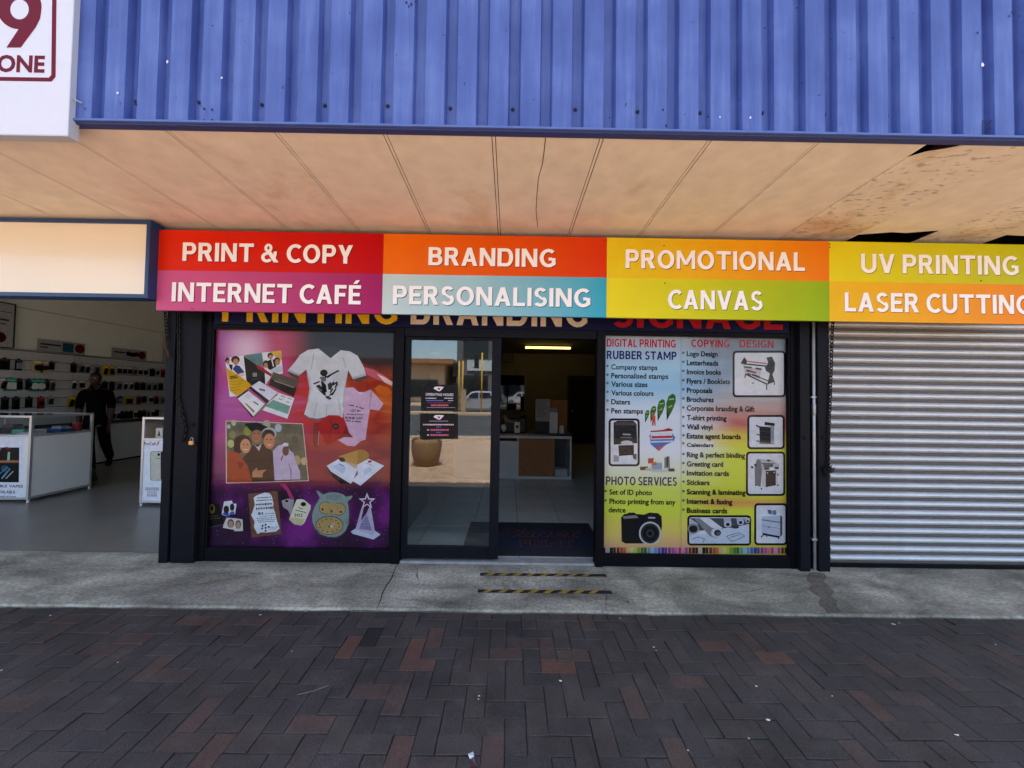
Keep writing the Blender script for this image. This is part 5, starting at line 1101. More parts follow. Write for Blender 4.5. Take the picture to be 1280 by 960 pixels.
bxx = thing('paper_box', (x2+.14, CY+.2, .0855), 'white box on the low shelf behind the counter glass', 'box'); MB().box(x2+.02, x2+.24, CY+.08, CY+.35, .0855, .19, M_WHITE).build('carton', bxx, bevel=.003); MB().box(x2+.015, x2+.245, CY+.075, CY+.355, .1905, .205, M_WHITE).build('lid', bxx)
ztp_ = zt_+.0355
def ctr(px, py, Y): return P(px, py, Y)
def thing_on(name, label, cat, xc, yc): return thing(name, (xc, yc, ztp_), label, cat)
q = R(670, 499, 688, 525, 7.0)
t = thing_on('notice_board', 'white price notice on a stand upon the counter', 'notice', (q[0]+q[1])/2, 7.1)
MB().box(q[0], q[1], 7.1, 7.11, q[2]-.03, q[3], flat((200, 200, 198))).build('sheet', t); b = MB()
for k in range(9): b.box(q[0]+.02, q[1]-.03-(k % 3)*.04, 7.098, 7.0995, q[3]-.04-k*.036, q[3]-.032-k*.036, flat((110, 110, 114)))
b.build('print_lines', t); MB().box(q[0], q[1], 7.1105, 7.13, ztp_, q[3]-.01, M_BLACK).build('stand', t)
q = R(688, 500, 708, 545, 7.3); t = thing_on('wooden_board', 'brown wooden board standing on the counter', 'board', (q[0]+q[1])/2, 7.2); MB().box(q[0], q[1], 7.18, 7.2, ztp_, q[3], mat('brown_board', (172, 114, 66))).build('panel', t, bevel=.003); MB().box(q[0], q[1], 7.2005, 7.3, ztp_, ztp_+.02, M_BLACK).build('foot', t)
q = R(687, 510, 697, 543, 6.95); t = thing_on('leaflet_holder', 'narrow white leaflet holder on the counter', 'leaflet holder', (q[0]+q[1])/2, 6.95); MB().box(q[0], q[1], 6.95, 7.0, ztp_, q[3]-.08, M_WHITE).build('pocket', t, bevel=.002); MB().box(q[0]+.01, q[1]-.01, 6.97, 6.975, q[3]-.079, q[3], flat((190, 186, 180))).build('leaflets', t)
q = R(699, 528, 705, 537, 6.95); t = thing_on('card_stack', 'small white card stand beside the leaflet holder', 'card stand', (q[0]+q[1])/2, 6.95); MB().prism([(q[0], ztp_), (q[1], ztp_), (q[1]-.01, ztp_+.14), (q[0]+.01, ztp_+.14)], 6.95, 6.99, M_WHITE).build('card', t)
q = R(643, 528, 650, 540, 6.95); t = thing_on('tape_dispenser', 'white card with a round black hole on the counter', 'card', (q[0]+q[1])/2, 6.95); MB().box(q[0], q[1], 6.93, 6.98, ztp_, ztp_+.19, M_WHITE).build('body', t, bevel=.004); b = MB(); b.lathe([(0, -.003), (.026, -.003), (.026, .002)], ((q[0]+q[1])/2, 6.93, ztp_+.11), M_BLACK, 16, 'Y'); b.build('hole', t)
xm, zm = P(629.5, 535, 6.9); t = thing_on('folded_note', 'folded diamond shaped white note on the counter', 'note', xm, 6.9); b = MB(); b.prism([(xm-.05, ztp_+.10), (xm, ztp_), (xm+.05, ztp_+.08), (xm+.03, ztp_+.15), (xm-.03, ztp_+.15)], 6.9, 6.91, M_WHITE); b.build('sheet', t)
t = thing_on('desk_printer', 'black and white desk machine on the counter', 'machine', 0.05, 7.15)
MB().box(-.12, .30, 7.05, 7.42, ztp_, ztp_+.26, mat('machine_dark', (34, 33, 34), .5)).build('body', t, bevel=.02)
b = MB(); b.tube([(-.10, 7.04, ztp_+.30), (-.06, 7.03, ztp_+.22), (.0, 7.03, ztp_+.20), (.08, 7.04, ztp_+.19), (.12, 7.05, ztp_+.21)], [.02, .035, .03, .025, .015], mat('machine_pale', (176, 170, 158), .5), 10); b.build('feed_tray', t, smooth=True)
b = MB(); b.tube([(.12, 7.1, ztp_+.20), (.22, 7.08, ztp_+.25), (.30, 7.1, ztp_+.31)], [.03, .04, .02], mat('machine_dark2', (60, 60, 62), .4), 10); b.build('arm', t, smooth=True)
# back wall things
q = R(624, 469, 655.5, 513, 12.38)
t = thing('wall_picture', ((q[0]+q[1])/2, 12.39, q[2]), 'dark glazed picture in a grey frame on the back wall', 'picture')
x0, x1, z0, z1 = q; x0 -= .25
MB().box(x0, x1, 12.37, 12.398, z0, z1, mat('picture_dark', (12, 12, 13), .03, spec=1.0)).build('glazed_print', t)
for w in ((x0-.03, x0, z0-.03, z1+.03), (x1, x1+.03, z0-.03, z1+.03), (x0, x1, z1, z1+.03), (x0, x1, z0-.03, z0)): MB().box(w[0], w[1], 12.355, 12.398, w[2], w[3], mat('picture_frame', (150, 150, 152), .4)).build('frame', t)
q = R(712, 472, 742, 520, 12.38)
t = thing('inner_doorway', ((q[0]+q[1])/2, 12.39, 0.037), 'dark doorway in the back wall of the print shop', 'door')
MB().box(q[0], q[1]+.1, 12.372, 12.396, 0.038, q[3], mat('door_dark', (26, 26, 28), .6)).build('leaf', t); MB().box(q[0]-.07, q[0]-.001, 12.36, 12.396, 0.038, q[3]+.06, mat('door_frame_dark', (60, 56, 50), .6)).build('frame', t); MB().box(q[0]-.0005, q[1]+.1, 12.36, 12.396, q[3]+.001, q[3]+.06, mat('door_frame_dark', (60, 56, 50), .6)).build('frame', t)
b = MB(); b.lathe([(0, -.03), (.03, -.025), (.03, .0), (.012, .005), (.012, .02)], (q[0]+.09, 12.35, 1.02), M_ALU, 12, 'Y'); b.build('handle', t)
q = R(628, 438, 640, 452, 12.38); t = thing('wall_certificate', ((q[0]+q[1])/2, 12.39, q[2]), 'small pale framed certificate high on the back wall', 'picture'); MB().box(q[0]-.03, q[1]+.03, 12.375, 12.398, q[2]-.03, q[3]+.03, mat('picture_frame2', (64, 44, 40), .5)).build('frame', t); MB().box(q[0], q[1], 12.370, 12.3745, q[2], q[3], flat((150, 142, 132))).build('sheet', t)
# lit fluorescent tube
q = R(657, 425, 713, 430, 10.3); zl = 2.80
xl0, xl1 = P(657, 427, 10.3)[0], P(713, 427, 10.3)[0]
t = thing('ceiling_light', ((xl0+xl1)/2, 10.3, zl), 'lit fluorescent tube on the print shop ceiling', 'ceiling light')
MB().box(xl0-.03, xl1+.03, 10.25, 10.35, 2.80, 2.8395, mat('batten_white', (190, 188, 180), .5)).build('batten', t)
b = MB(); b.tube([(xl0, 10.3, 2.772), (xl1, 10.3, 2.772)], 0.024, emit('lit_tube', (255, 222, 112), 1.4), 10); b.build('tube', t, smooth=True)
for xx in (xl0-.02, xl1): MB().box(xx, xx+.02, 10.28, 10.32, 2.745, 2.7995, M_WHITE).build('lamp_holder', t)

# ================================================================== phone accessory shop
WX = -8.2
sw = thing('slat_wall', (WX+.02, 8.4, 0.83), 'grey slatted display wall for phone accessories', 'display wall')
pf_ = MB().add([(-8.19, 3.62, .0245), (-3.06, 3.62, .0245), (-3.06, 12.39, .0245), (-8.19, 12.39, .0245)], [(0, 1, 2, 3)], mat('polished_screed', (122, 118, 110), .36, var=.34, scale=1.1)).build('phone_shop_floor'); tag(pf_, kind='structure')
M_SLAT = mat('slat_board', (196, 198, 200), 0.5, var=0.05); M_GROOVE = mat('slat_groove', (58, 58, 60), 0.7)
MB().box(WX+.0005, WX+.02, 3.9, 12.3, .80, 2.13, M_GROOVE).build('groove_back', sw)
z = 2.12; k = 0
while z > .9:
    for (ya, yb) in ((3.9, 7.28), (7.29, 12.3)): MB().box(WX+.021, WX+.036, ya, yb, z-.148, z, M_SLAT).build('slat', sw)
    z -= .158
MB().box(WX+.0005, WX+.045, 3.9, 12.3, 2.131, 2.15, M_ALU).build('top_trim', sw)
cb = thing('wall_cabinet', (WX+.1, 8, .02), 'long low white cabinet under the slatted display wall', 'cabinet'); MB().box(WX+.002, WX+.12, 3.9, 12.3, .06, .795, mat('cabinet_grey', (206, 208, 206), .5, var=.04)).build('front', cb); MB().box(WX+.002, WX+.10, 3.9, 12.3, .0205, .0595, M_CHAR2).build('plinth', cb)
tk = thing('cable_trunking', (WX, 8, 2.84), 'thin cable trunking along the plastered wall of the phone shop', 'trunking'); MB().box(WX+.0005, WX+.018, 3.9, 12.3, 2.835, 2.855, M_WALL).build('duct', tk); MB().box(WX+.0185, WX+.020, 3.9, 12.3, 2.837, 2.853, mat('trunk_lid', (190, 192, 182), .6)).build('lid', tk)
# hanging packs
PK_KINDS = [('black phone accessory pack hanging on the slatted wall', (40, 40, 46), (22, 22, 24)), ('white accessory pack with a dark device, on the slatted wall', (198, 198, 196), (34, 34, 38)), ('grey clear blister pack on the slatted wall', (150, 152, 156), (60, 60, 66)),
            ('yellow accessory pack on the slatted wall', (206, 176, 40), (40, 36, 24)), ('turquoise and white accessory pack on the slatted wall', (70, 160, 150), (222, 226, 224)), ('red topped accessory pack on the slatted wall', (150, 44, 44), (34, 30, 32)), ('navy accessory pack on the slatted wall', (44, 48, 84), (160, 160, 170)), ('cream pack with a dark strap on the slatted wall', (214, 200, 160), (60, 48, 36))]
PROTO = {}
def pack_mesh(kind, w, h):
    key = (kind, round(w, 2), round(h, 2))
    if key in PROTO: return PROTO[key]
    lab, c, d = PK_KINDS[kind]; b = MB()
    b.box(0, .006, -w/2, w/2, -h, -.02, flat(c)); b.prism([(-w*.18, -.02), (w*.18, -.02), (w*.12, 0), (-w*.12, 0)], 0, .005, flat(c), 'X')
    m1 = b.build('pack'); e = MB(); rr_ = random.Random(kind*7+int(w*100))
    s_ = rr_.choice((0, 1, 2))
    if s_ == 0: e.box(.0065, .03, -w*.32, w*.32, -h*.85, -h*.35, flat(d))
    elif s_ == 1: e.lathe([(w*.1, 0), (w*.34, .005), (w*.34, .02), (w*.2, .025)], (.0065, 0, -h*.6), flat(d), 12, 'X')
    else: e.prism([(-w*.3, -h*.9), (w*.1, -h*.9), (w*.3, -h*.4), (0, -h*.3), (-w*.2, -h*.5)], .0065, .03, flat(d), 'X')
    e.box(.0062, .008, -w*.38, w*.38, -h*.24, -h*.14, flat(tuple(min(255, int(x*1.0+60)) for x in c)))
    m2 = e.build('product'); PROTO[key] = (m1.data, m2.data)
    bpy.data.objects.remove(m1); bpy.data.objects.remove(m2)
    return PROTO[key]
ROWN = {1.99: 'top row', 1.67: 'second row from the top', 1.37: 'third row from the top', 1.06: 'lowest row'}
def pack(kind, y, ztop, w, h):
    a_, b_ = pack_mesh(kind, w, h)
    t = thing('accessory_pack', (WX+.075, y, ztop), PK_KINDS[kind][0].replace('hanging on', 'on').replace(', on the slatted wall', '').replace(' on the slatted wall', '')+', '+ROWN[ztop]+' of the slatted wall', 'pack', 'accessory packs on the slatted wall')
    o = bpy.data.objects.new('card', a_); COL.objects.link(o); o.parent = t
    o = bpy.data.objects.new('product', b_); COL.objects.link(o); o.parent = t
    hk = bpy.data.objects.new('hook', HOOK); COL.objects.link(hk); hk.parent = t
b = MB(); b.tube([(-.042, 0, -.004), (.03, 0, -.004), (.036, 0, .006)], .003, M_STEEL, 5); h0 = b.build('hook'); HOOK = h0.data; bpy.data.objects.remove(h0)
def wy(px, py=470): return W(px, py, WX+.07)[0]
rk = random.Random(21)
def row(ztop, items):
    for (px, kind, w, h) in items: pack(kind, wy(px), ztop, w, h)
row(1.99, [(4, 0, .14, .2), (22, 6, .09, .2), (46, 7, .16, .22), (55, 7, .12, .22), (63, 0, .09, .16), (91, 0, .10, .19), (101, 2, .12, .19), (108, 1, .1, .2), (120, 2, .1, .2), (131, 3, .12, .22), (139, 3, .1, .22)] + [(148+i*6.6, rk.choice((0, 1, 2, 1, 0)), .11, .18) for i in range(6)] + [(190, 0, .13, .18), (196, 1, .12, .16), (203, 5, .1, .2)])
row(1.67, [(4, 1, .12, .2), (13, 4, .18, .22), (24, 0, .08, .2), (36, 0, .09, .2), (43, 4, .16, .22), (51, 4, .16, .22), (58, 0, .09, .2), (65, 2, .1, .22), (92, 1, .1, .19), (102, 1, .11, .17), (131, 0, .11, .2), (140, 0, .11, .2)]+[(149+i*7.4, rk.choice((0, 1, 2, 2)), .12, .18) for i in range(8)])
row(1.37, [(7, 0, .1, .22), (21, 0, .1, .22), (37, 0, .1, .2), (52, 5, .1, .22), (64, 2, .1, .16), (90, 3, .13, .22), (143, 3, .1, .18), (151, 6, .12, .16), (162, 3, .18, .2), (174, 5, .1, .2), (181, 0, .11, .16), (189, 1, .11, .16), (196, 5, .11, .2), (204, 2, .11, .2)])
row(1.06, [(138+i*5.4, rk.choice((0, 1, 2, 0, 7)), .1, .18) for i in range(12)])
# boards along the top of the slat wall
def top_board(pa, pb, z0, z1, label, draw):
    ya, yb = wy(pa, 440), wy(pb, 440); t = thing('promo_board', (WX+.05, (ya+yb)/2, z0), label, 'sign'); MB().box(WX+.046, WX+.056, ya, yb, z0, z1, flat((176, 178, 178))).build('board', t); b = MB(); draw(b, ya, yb, z0, z1); b.build('print', t)
XF = WX+.0565
def quad(b, ya, yb, za, zb_, c): b.add([(XF, ya, za), (XF, yb, za), (XF, yb, zb_), (XF, ya, zb_)], [(0, 1, 2, 3)], flat(c))
def disc(b, y, z, r, c): b.poly([(XF+.001, y+r*math.cos(t), z+r*math.sin(t)) for t in [i*math.pi/8 for i in range(16)]], flat(c))
def d1(b, ya, yb, z0, z1):
    L = yb-ya; quad(b, ya+L*.05, ya+L*.47, z1-.10, z1-.07, (70, 66, 70)); quad(b, ya+L*.05, ya+L*.2, z1-.15, z1-.125, (90, 86, 90)); quad(b, ya+L*.5, ya+L*.74, z0+.02, z1-.03, (36, 106, 126)); disc(b, ya+L*.88, (z0+z1)/2, .085, (112, 24, 36))
def d2(b, ya, yb, z0, z1):
    L = yb-ya; quad(b, ya+L*.05, ya+L*.36, z1-.10, z1-.07, (70, 66, 70)); disc(b, ya+L*.86, (z0+z1)/2, .085, (112, 24, 36))
    for q in (.45, .55, .63, .7): disc(b, ya+L*q, (z0+z1)/2+.01*math.sin(q*30), .05, (24, 24, 26))
top_board(48, 107, 2.151, 2.36, 'white promotional board with a teal block and a red disc, above the slats', d1)
top_board(141, 184, 2.151, 2.36, 'white promotional board with black dots and a red disc, above the slats', d2)
def d3(b, ya, yb, z0, z1):
    L = yb-ya; quad(b, ya+L*.02, yb-.03, z1-.14, z1-.13, (60, 58, 60)); disc(b, yb-.17, z0+.15, .085, (96, 24, 34)); quad(b, yb-.5, yb-.06, z0+.42, z0+.45, (80, 78, 80)); quad(b, yb-.45, yb-.1, z0+.36, z0+.38, (110, 108, 110)); quad(b, yb-.5, yb-.3, z1-.11, z1-.03, (140, 80, 60)); quad(b, yb-.6, yb-.34, z0+.52, z0+.68, (70, 66, 120))
ya, yb = 5.55, wy(18.5, 400); t = thing('wall_poster', (WX+.05, (ya+yb)/2, 2.16), 'tall black framed poster with a dark red disc on the phone shop wall', 'poster'); MB().box(WX+.040, WX+.056, ya, yb, 2.16, 2.86, flat((188, 190, 192))).build('sheet', t); b = MB(); d3(b, ya, yb, 2.16, 2.86); b.build('print', t)
for q in ((ya, yb, 2.86, 2.875), (yb, yb+.015, 2.16, 2.875), (ya, yb, 2.145, 2.1595)): MB().box(WX+.038, WX+.066, q[0], q[1], q[2], q[3], M_BLACK).build('frame', t)
ya = wy(205, 430); t = thing('wall_poster', (WX+.05, ya+.3, 2.16), 'white poster by the charcoal post, high on the phone shop wall', 'poster'); MB().box(WX+.040, WX+.056, ya, ya+.6, 2.16, 2.75, flat((188, 190, 192))).build('sheet', t); b = MB(); disc(b, ya+.2, 2.3, .085, (96, 24, 34)); b.build('print', t)

# glass display counters
def showcase(loc, w, d, h, zg, label, rz=0.0):
    x, y = loc; t = thing('display_counter', (x, y, .02), label, 'display counter', 'glass topped display counters'); e = .03
    def bx(nm, x0, x1, y0, y1, z0, z1, m=M_ALU, bv=.002): return MB().box(x+x0, x+x1, y+y0, y+y1, .02+z0, .02+z1, m).build(nm, t, bevel=bv)
    for (a_, b_) in ((0, 0), (w-e, 0), (0, d-e), (w-e, d-e)): bx('post', a_, a_+e, b_, b_+e, .04, h); b = MB(); b.lathe([(.014, 0), (.016, .01), (.01, .041)], (x+a_+e/2, y+b_+e/2, .02), mat('foot_white', (214, 214, 212), .5), 10); b.build('foot', t)
    for z in (.045, zg-.02, h-e):
        bx('rail', e+.0005, w-e-.0005, .001, e-.001, z, z+e-.002); bx('rail', e+.0005, w-e-.0005, d-e+.001, d-.001, z, z+e-.002)
        bx('rail', .001, e-.001, e+.0005, d-e-.0005, z, z+e-.002); bx('rail', w-e+.001, w-.001, e+.0005, d-e-.0005, z, z+e-.002)
    bx('front_panel', e+.0008, w-e-.0008, .008, .02, .076, zg-.021, M_WHITE, 0); bx('side_panel', .008, .02, e+.001, d-e-.001, .076, zg-.021, M_WHITE, 0); bx('side_panel', w-.02, w-.008, e+.001, d-e-.001, .076, zg-.021, M_WHITE, 0)
    bx('shelf', e, w-e, e, d-e, zg-.019, zg-.004, M_WHITE, 0)
    bx('glass_pane', e+.001, w-e-.001, .012, .017, zg+.009, h-e-.001, M_GLASS, 0); bx('glass_pane', .012, .017, e+.001, d-e-.001, zg+.009, h-e-.001, M_GLASS, 0); bx('glass_pane', w-.017, w-.012, e+.001, d-e-.001, zg+.009, h-e-.001, M_GLASS, 0); bx('glass_pane', e, w-e, e, d-e, h-.014, h-.008, M_GLASS, 0)
    return t
xA, yA = G(34.5, 629, .02)
cA = showcase((xA-1.3, yA), 1.3, .76, 1.13, .87, 'white display counter with a vape poster on its front')
xB, yB = G(173.5, 633, .02)
cB = showcase((xB, yB), 1.0, .55, 1.14, .86, 'white display counter with a phone poster, partly behind the charcoal post')
cC = showcase((xB+.22, yB+.9), 1.0, .55, 1.2, .9, 'plain white display counter standing behind the phone poster counter')
# vape poster
YA = yA+.0075; a = Art(YA, 0, 540, 9.6); t = thing('counter_poster', (xA-.4, YA, .2), 'white counter poster reading DISPOSABLE VAPES AVAILABLE FROM R120', 'poster')
a.p([(-560, 62), (290, 62), (272, 812), (-560, 812)], (226, 230, 238)); a.build('sheet', t); a = Art(YA-.0004, 0, 540, 9.6)
a.p([(-320, 184), (232, 186), (226, 604), (-320, 600)], (40, 46, 54)); a.p([(-320, 186), (40, 186), (60, 330), (-320, 330)], (150, 140, 156)); a.p([(20, 190), (80, 180), (160, 195), (205, 330), (-60, 330)], (58, 40, 38)); a.e(100, 200, 30, 16, (140, 40, 46)); a.p([(95, 240), (122, 238), (115, 350), (85, 350)], (150, 206, 186)); a.p([(-320, 340), (230, 340), (230, 366), (-320, 372)], (186, 128, 86)); a.p([(-320, 380), (228, 384), (226, 604), (-320, 600)], (24, 30, 38)); a.bar(20, 560, 120, 440, 18, (130, 170, 190)); a.bar(70, 560, 160, 470, 9, (200, 206, 206)); a.e(60, 440, 50, 40, (60, 96, 120)); a.bar(0, 500, 90, 420, 12, (100, 150, 176)); a.build('picture', t)
a = Art(YA-.0004, 0, 540, 9.6); TV = (92, 52, 74); a.t('DISPOSABLE VAPES', -250, 664, 276, 632, TV, .02); a.t('AVAILABLE', -60, 736, 182, 702, TV, .02); a.t('FROM R120', -80, 802, 190, 768, TV, .02); a.build('lettering', t)
YB = yB+.0075; t = thing('counter_poster', (xB+.3, YB, .2), 'white counter poster with ProCell lettering and a picture of two phones', 'poster'); OX, OY, OK = 165, 500, 6.857
a = Art(YB, OX, OY, OK); a.p([(92, 335), (800, 335), (800, 880), (76, 880)], (232, 238, 246)); a.build('sheet', t)
a = Art(YB-.0004, OX, OY, OK); a.t('ProC', 105, 388, 168, 362, (40, 40, 46), .012); a.t('ell', 170, 388, 202, 360, (190, 36, 60), .02); a.p([(206, 392), (222, 360), (236, 362), (218, 392)], (170, 176, 196)); a.p([(214, 378), (230, 352), (236, 354), (222, 380)], (206, 60, 90))
for y_, w in ((755, 115), (770, 118), (788, 80), (806, 84), (822, 90)):
    x_ = 172-w/2
    while x_ < 172+w/2: a.bar(x_, y_, min(x_+12, 172+w/2), y_, 7, (150, 40, 80) if y_ in (788, 806) else (60, 60, 90)); a.n -= 1; x_ += 15
a.build('lettering', t)
a = Art(YB-.0004, OX, OY, OK); a.rr(157, 440, 330, 690, 18, (120, 116, 100)); a.rr(162, 444, 326, 686, 16, (206, 208, 196)); a.e(229, 468, 12, 12, BK); a.bar(205, 500, 245, 502, 5, (120, 118, 112)); a.rr(246, 440, 400, 690, 18, (28, 34, 46)); a.p([(262, 470), (380, 470), (380, 660), (258, 660)], (60, 110, 160)); a.bar(262, 520, 258, 640, 8, (196, 210, 220)); a.build('picture', t)
# goods inside the counters
def goods(name, label, cat, x, y, z, w, d, h, c, c2):
    t = thing(name, (x, y, z), label, cat); MB().box(x-w/2, x+w/2, y-d/2, y+d/2, z, z+h*.6, flat(c)).build('base', t, bevel=.004); MB().prism([(x-w*.4, z+h*.6), (x+w*.4, z+h*.6), (x+w*.3, z+h), (x-w*.3, z+h)], y-d*.3, y+d*.3, flat(c2)).build('top', t)
zS = .02+.867
goods('gift_box', 'turquoise box with a dark device inside the vape counter', 'box', xA-.35, yA+.2, zS, .16, .12, .11, (90, 160, 150), (60, 60, 66)); goods('gift_box', 'blue flat box inside the vape counter', 'box', xA-.14, yA+.45, zS, .2, .16, .09, (50, 86, 130), (150, 160, 170))
goods('gift_box', 'white flat box inside the vape counter', 'box', xA-.2, yA+.12, zS, .2, .08, .03, (206, 206, 206), (190, 190, 190)); goods('gift_box', 'black device box in the counter corner', 'box', xA-.62, yA+.3, zS, .2, .2, .12, (50, 50, 56), (90, 90, 96))
t = thing('round_tin', (xA-.09, yA+.62, zS), 'red round tin inside the vape counter', 'tin'); b = MB(); b.lathe([(.045, 0), (.05, .01), (.05, .1), (.045, .11)], (xA-.09, yA+.62, zS), flat((150, 50, 56)), 16); b.build('body', t, smooth=True); b = MB(); b.lathe([(.052, .111), (.052, .125), (.03, .128)], (xA-.09, yA+.62, zS), flat((176, 90, 90)), 16); b.build('lid', t)
zS = .02+.857
xx, zz = P(199, 537, yB+.12); t = thing('product_card', (xx, yB+.12, zS), 'small white card with a black figure in the phone poster counter', 'card'); MB().box(xx-.045, xx+.045, yB+.12, yB+.125, zS, zS+.13, M_WHITE).build('card', t); b = MB(); b.poly([(xx-.02, yB+.1195, zS+.03), (xx+.02, yB+.1195, zS+.03), (xx+.01, yB+.1195, zS+.06), (xx+.006, yB+.1195, zS+.09), (xx-.006, yB+.1195, zS+.09), (xx-.01, yB+.1195, zS+.06)], flat(BK)); b.build('figure', t)
goods('gift_box', 'small red and white carton in the phone poster counter', 'box', xx+.12, yB+.2, zS, .2, .1, .04, (150, 60, 60), (210, 200, 196))
# black stick on the floor
x0, y0 = G(115.5, 589, .02); x1, y1 = G(120, 605, .02); t = thing('black_rod', ((x0+x1)/2, (y0+y1)/2, .02), 'short black rod lying on the floor of the phone shop', 'rod'); b = MB(); b.tube([(x0, y0, .046), (x1, y1, .046)], .025, M_BLACK, 10); b.build('shaft', t, smooth=True); b = MB(); b.tube([(x1, y1, .046), (x1+(x1-x0)*.03, y1+(y1-y0)*.03, .046)], .026, mat('rod_tip', (40, 40, 42), .6), 10); b.build('tip', t)

# ================================================================== person walking in the phone shop
pX, pY = G(116, 588, .02); PRZ = math.atan2(-pX, pY)
person = thing('person', (pX, pY, .02), 'person in black polo shirt and black trousers striding past the display counter', 'person', rz=PRZ)
M_SKIN = mat('skin', (70, 46, 36), .55); M_SHIRT = mat('black_polo', (7, 7, 9), .9, spec=.1, var=.2, scale=14); M_TROU = mat('black_trousers', (6, 6, 8), .9, spec=.1, var=.2, scale=12)
def skin_mesh(name, verts, edges, radii, root, sub=2):
    me = bpy.data.meshes.new(name); me.from_pydata(verts, edges, []); o = bpy.data.objects.new(name, me); COL.objects.link(o)
    m = o.modifiers.new('skin', 'SKIN'); m.use_smooth_shade = True; m.branch_smoothing = 0.6
    for i, r in enumerate(radii):
        sv = me.skin_vertices[0].data[i]; sv.radius = r if isinstance(r, tuple) else (r, r); sv.use_root = (i == root)
    s_ = o.modifiers.new('sub', 'SUBSURF'); s_.levels = sub; s_.render_levels = sub
    dg = bpy.context.evaluated_depsgraph_get(); dg.update(); ne = bpy.data.meshes.new_from_object(o.evaluated_get(dg)); bpy.data.objects.remove(o); bpy.data.meshes.remove(me)
    v = [tuple(q.co) for q in ne.vertices]; f = [tuple(p.vertices) for p in ne.polygons]; bpy.data.meshes.remove(ne)
    return v, f
V = [(0.01, .04, .94), (0.01, .03, 1.10), (0.01, .02, 1.27), (0.01, .03, 1.42), (0.0, .02, 1.52), (-.01, -.01, 1.60),          # spine 0-5
     (-.165, .03, 1.42), (-.205, .07, 1.16), (-.195, .02, .95), (-.19, -.03, .81),                                               # arm, image left 6-9
     (.175, .03, 1.42), (.205, .06, 1.16), (.19, -.03, .96), (.175, -.12, .84),                                                  # arm, image right 10-13
     (-.085, .02, .90), (-.07, -.06, .50), (-.03, -.02, .12), (-.035, -.03, .06),                                              # front leg 14-17
     (.095, .06, .90), (.14, .05, .50), (.21, .33, .22), (.215, .36, .15)]                                                     # trailing leg 18-21
E_ = [(0, 1), (1, 2), (2, 3), (3, 4), (4, 5), (3, 6), (6, 7), (7, 8), (8, 9), (3, 10), (10, 11), (11, 12), (12, 13), (0, 14), (14, 15), (15, 16), (16, 17), (0, 18), (18, 19), (19, 20), (20, 21)]
RAD = [(.155, .115), (.16, .115), (.175, .12), (.14, .09), .058, .055, (.085, .085), .062, .042, .032, (.085, .085), .062, .042, .032, .105, .085, .072, .06, .105, .085, .07, .058]
v, f = skin_mesh('body', V, E_, RAD, 0)
body = MB()
def reg(fc):
    c = Vector((0, 0, 0))
    for i in fc: c += Vector(v[i])
    c /= len(fc)
    if c.z < .93 and abs(c.x) < .17+ (0 if c.z > .75 else .3): return M_TROU
    if c.z > 1.475: return M_SKIN
    if abs(c.x) > .16 and c.z < 1.13: return M_SKIN
    return M_SHIRT
k = 0
groups = {}
for fc in f: groups.setdefault(reg(fc), []).append(fc)
body.v = list(v)
for m_, fl_ in groups.items():
    i = body.mi(m_)
    for fc in fl_: body.f.append(fc); body.m.append(i)
# head: one shaped surface, turned towards the display wall
HC = Vector((-.018, -.015, 1.665)); hr = Matrix.Rotation(rad(-28), 3, 'Z')
hv, hf = [], []; nu, nv = 20, 14
for j in range(nv+1):
    ph = math.pi*j/nv
    for i in range(nu):
        th = 2*math.pi*i/nu; d = Vector((math.sin(ph)*math.cos(th), math.sin(ph)*math.sin(th), math.cos(ph)))
        x, y, z = d.x*.076, d.y*.098, d.z*.122
        if z < -.02: x *= 1-.28*min(1, (-.02-z)/.1); y *= 1-.12*min(1, (-.02-z)/.1)
        if y < -.05: y = -.05+(y+.05)*.85
        face = max(0, -d.y)
        if abs(d.x) < .3 and -.35 < d.z < .12 and d.y < 0: y -= .020*(1-abs(d.x)/.3)*(1-abs(d.z+.18)/.30 if abs(d.z+.18) < .30 else 0)
        if .08 < abs(d.x) < .6 and .0 < d.z < .3 and d.y < 0: y += .008
        if abs(d.x) < .3 and -.62 < d.z < -.45 and d.y < 0: y -= .006
        hv.append(tuple(HC+hr @ Vector((x, y, z))))
hf = [(j*nu+i, j*nu+(i+1) % nu, (j+1)*nu+(i+1) % nu, (j+1)*nu+i) for j in range(nv) for i in range(nu)]
body.add(hv, hf, M_SKIN)
M_EYE = mat('eye_white', (190, 186, 178), .3)
for s in (-1, 1):
    c = HC+hr @ Vector((s*.077, .01, -.005)); body.lathe([(.0, -.012), (.014, -.008), (.018, .004), (.008, .012)], c, M_SKIN, 8, 'X')
    c = HC+hr @ Vector((s*.030, -.078, .018)); body.lathe([(.0, -.010), (.008, -.007), (.011, 0), (.0, .006)], c, M_EYE, 8, 'Y')
    c = HC+hr @ Vector((s*.030, -.087, .018)); body.lathe([(.0, -.003), (.005, -.001), (.0, .003)], c, M_BLACK, 8, 'Y')
c = HC+hr @ Vector((0, -.086, -.058)); body.add([tuple(c+hr @ Vector(q)) for q in ((-.024, .004, 0), (-.008, -.004, .005), (.008, -.004, .005), (.024, .004, 0), (.0, -.004, -.008))], [(0, 1, 2, 3, 4)], mat('lips', (88, 48, 44), .5))
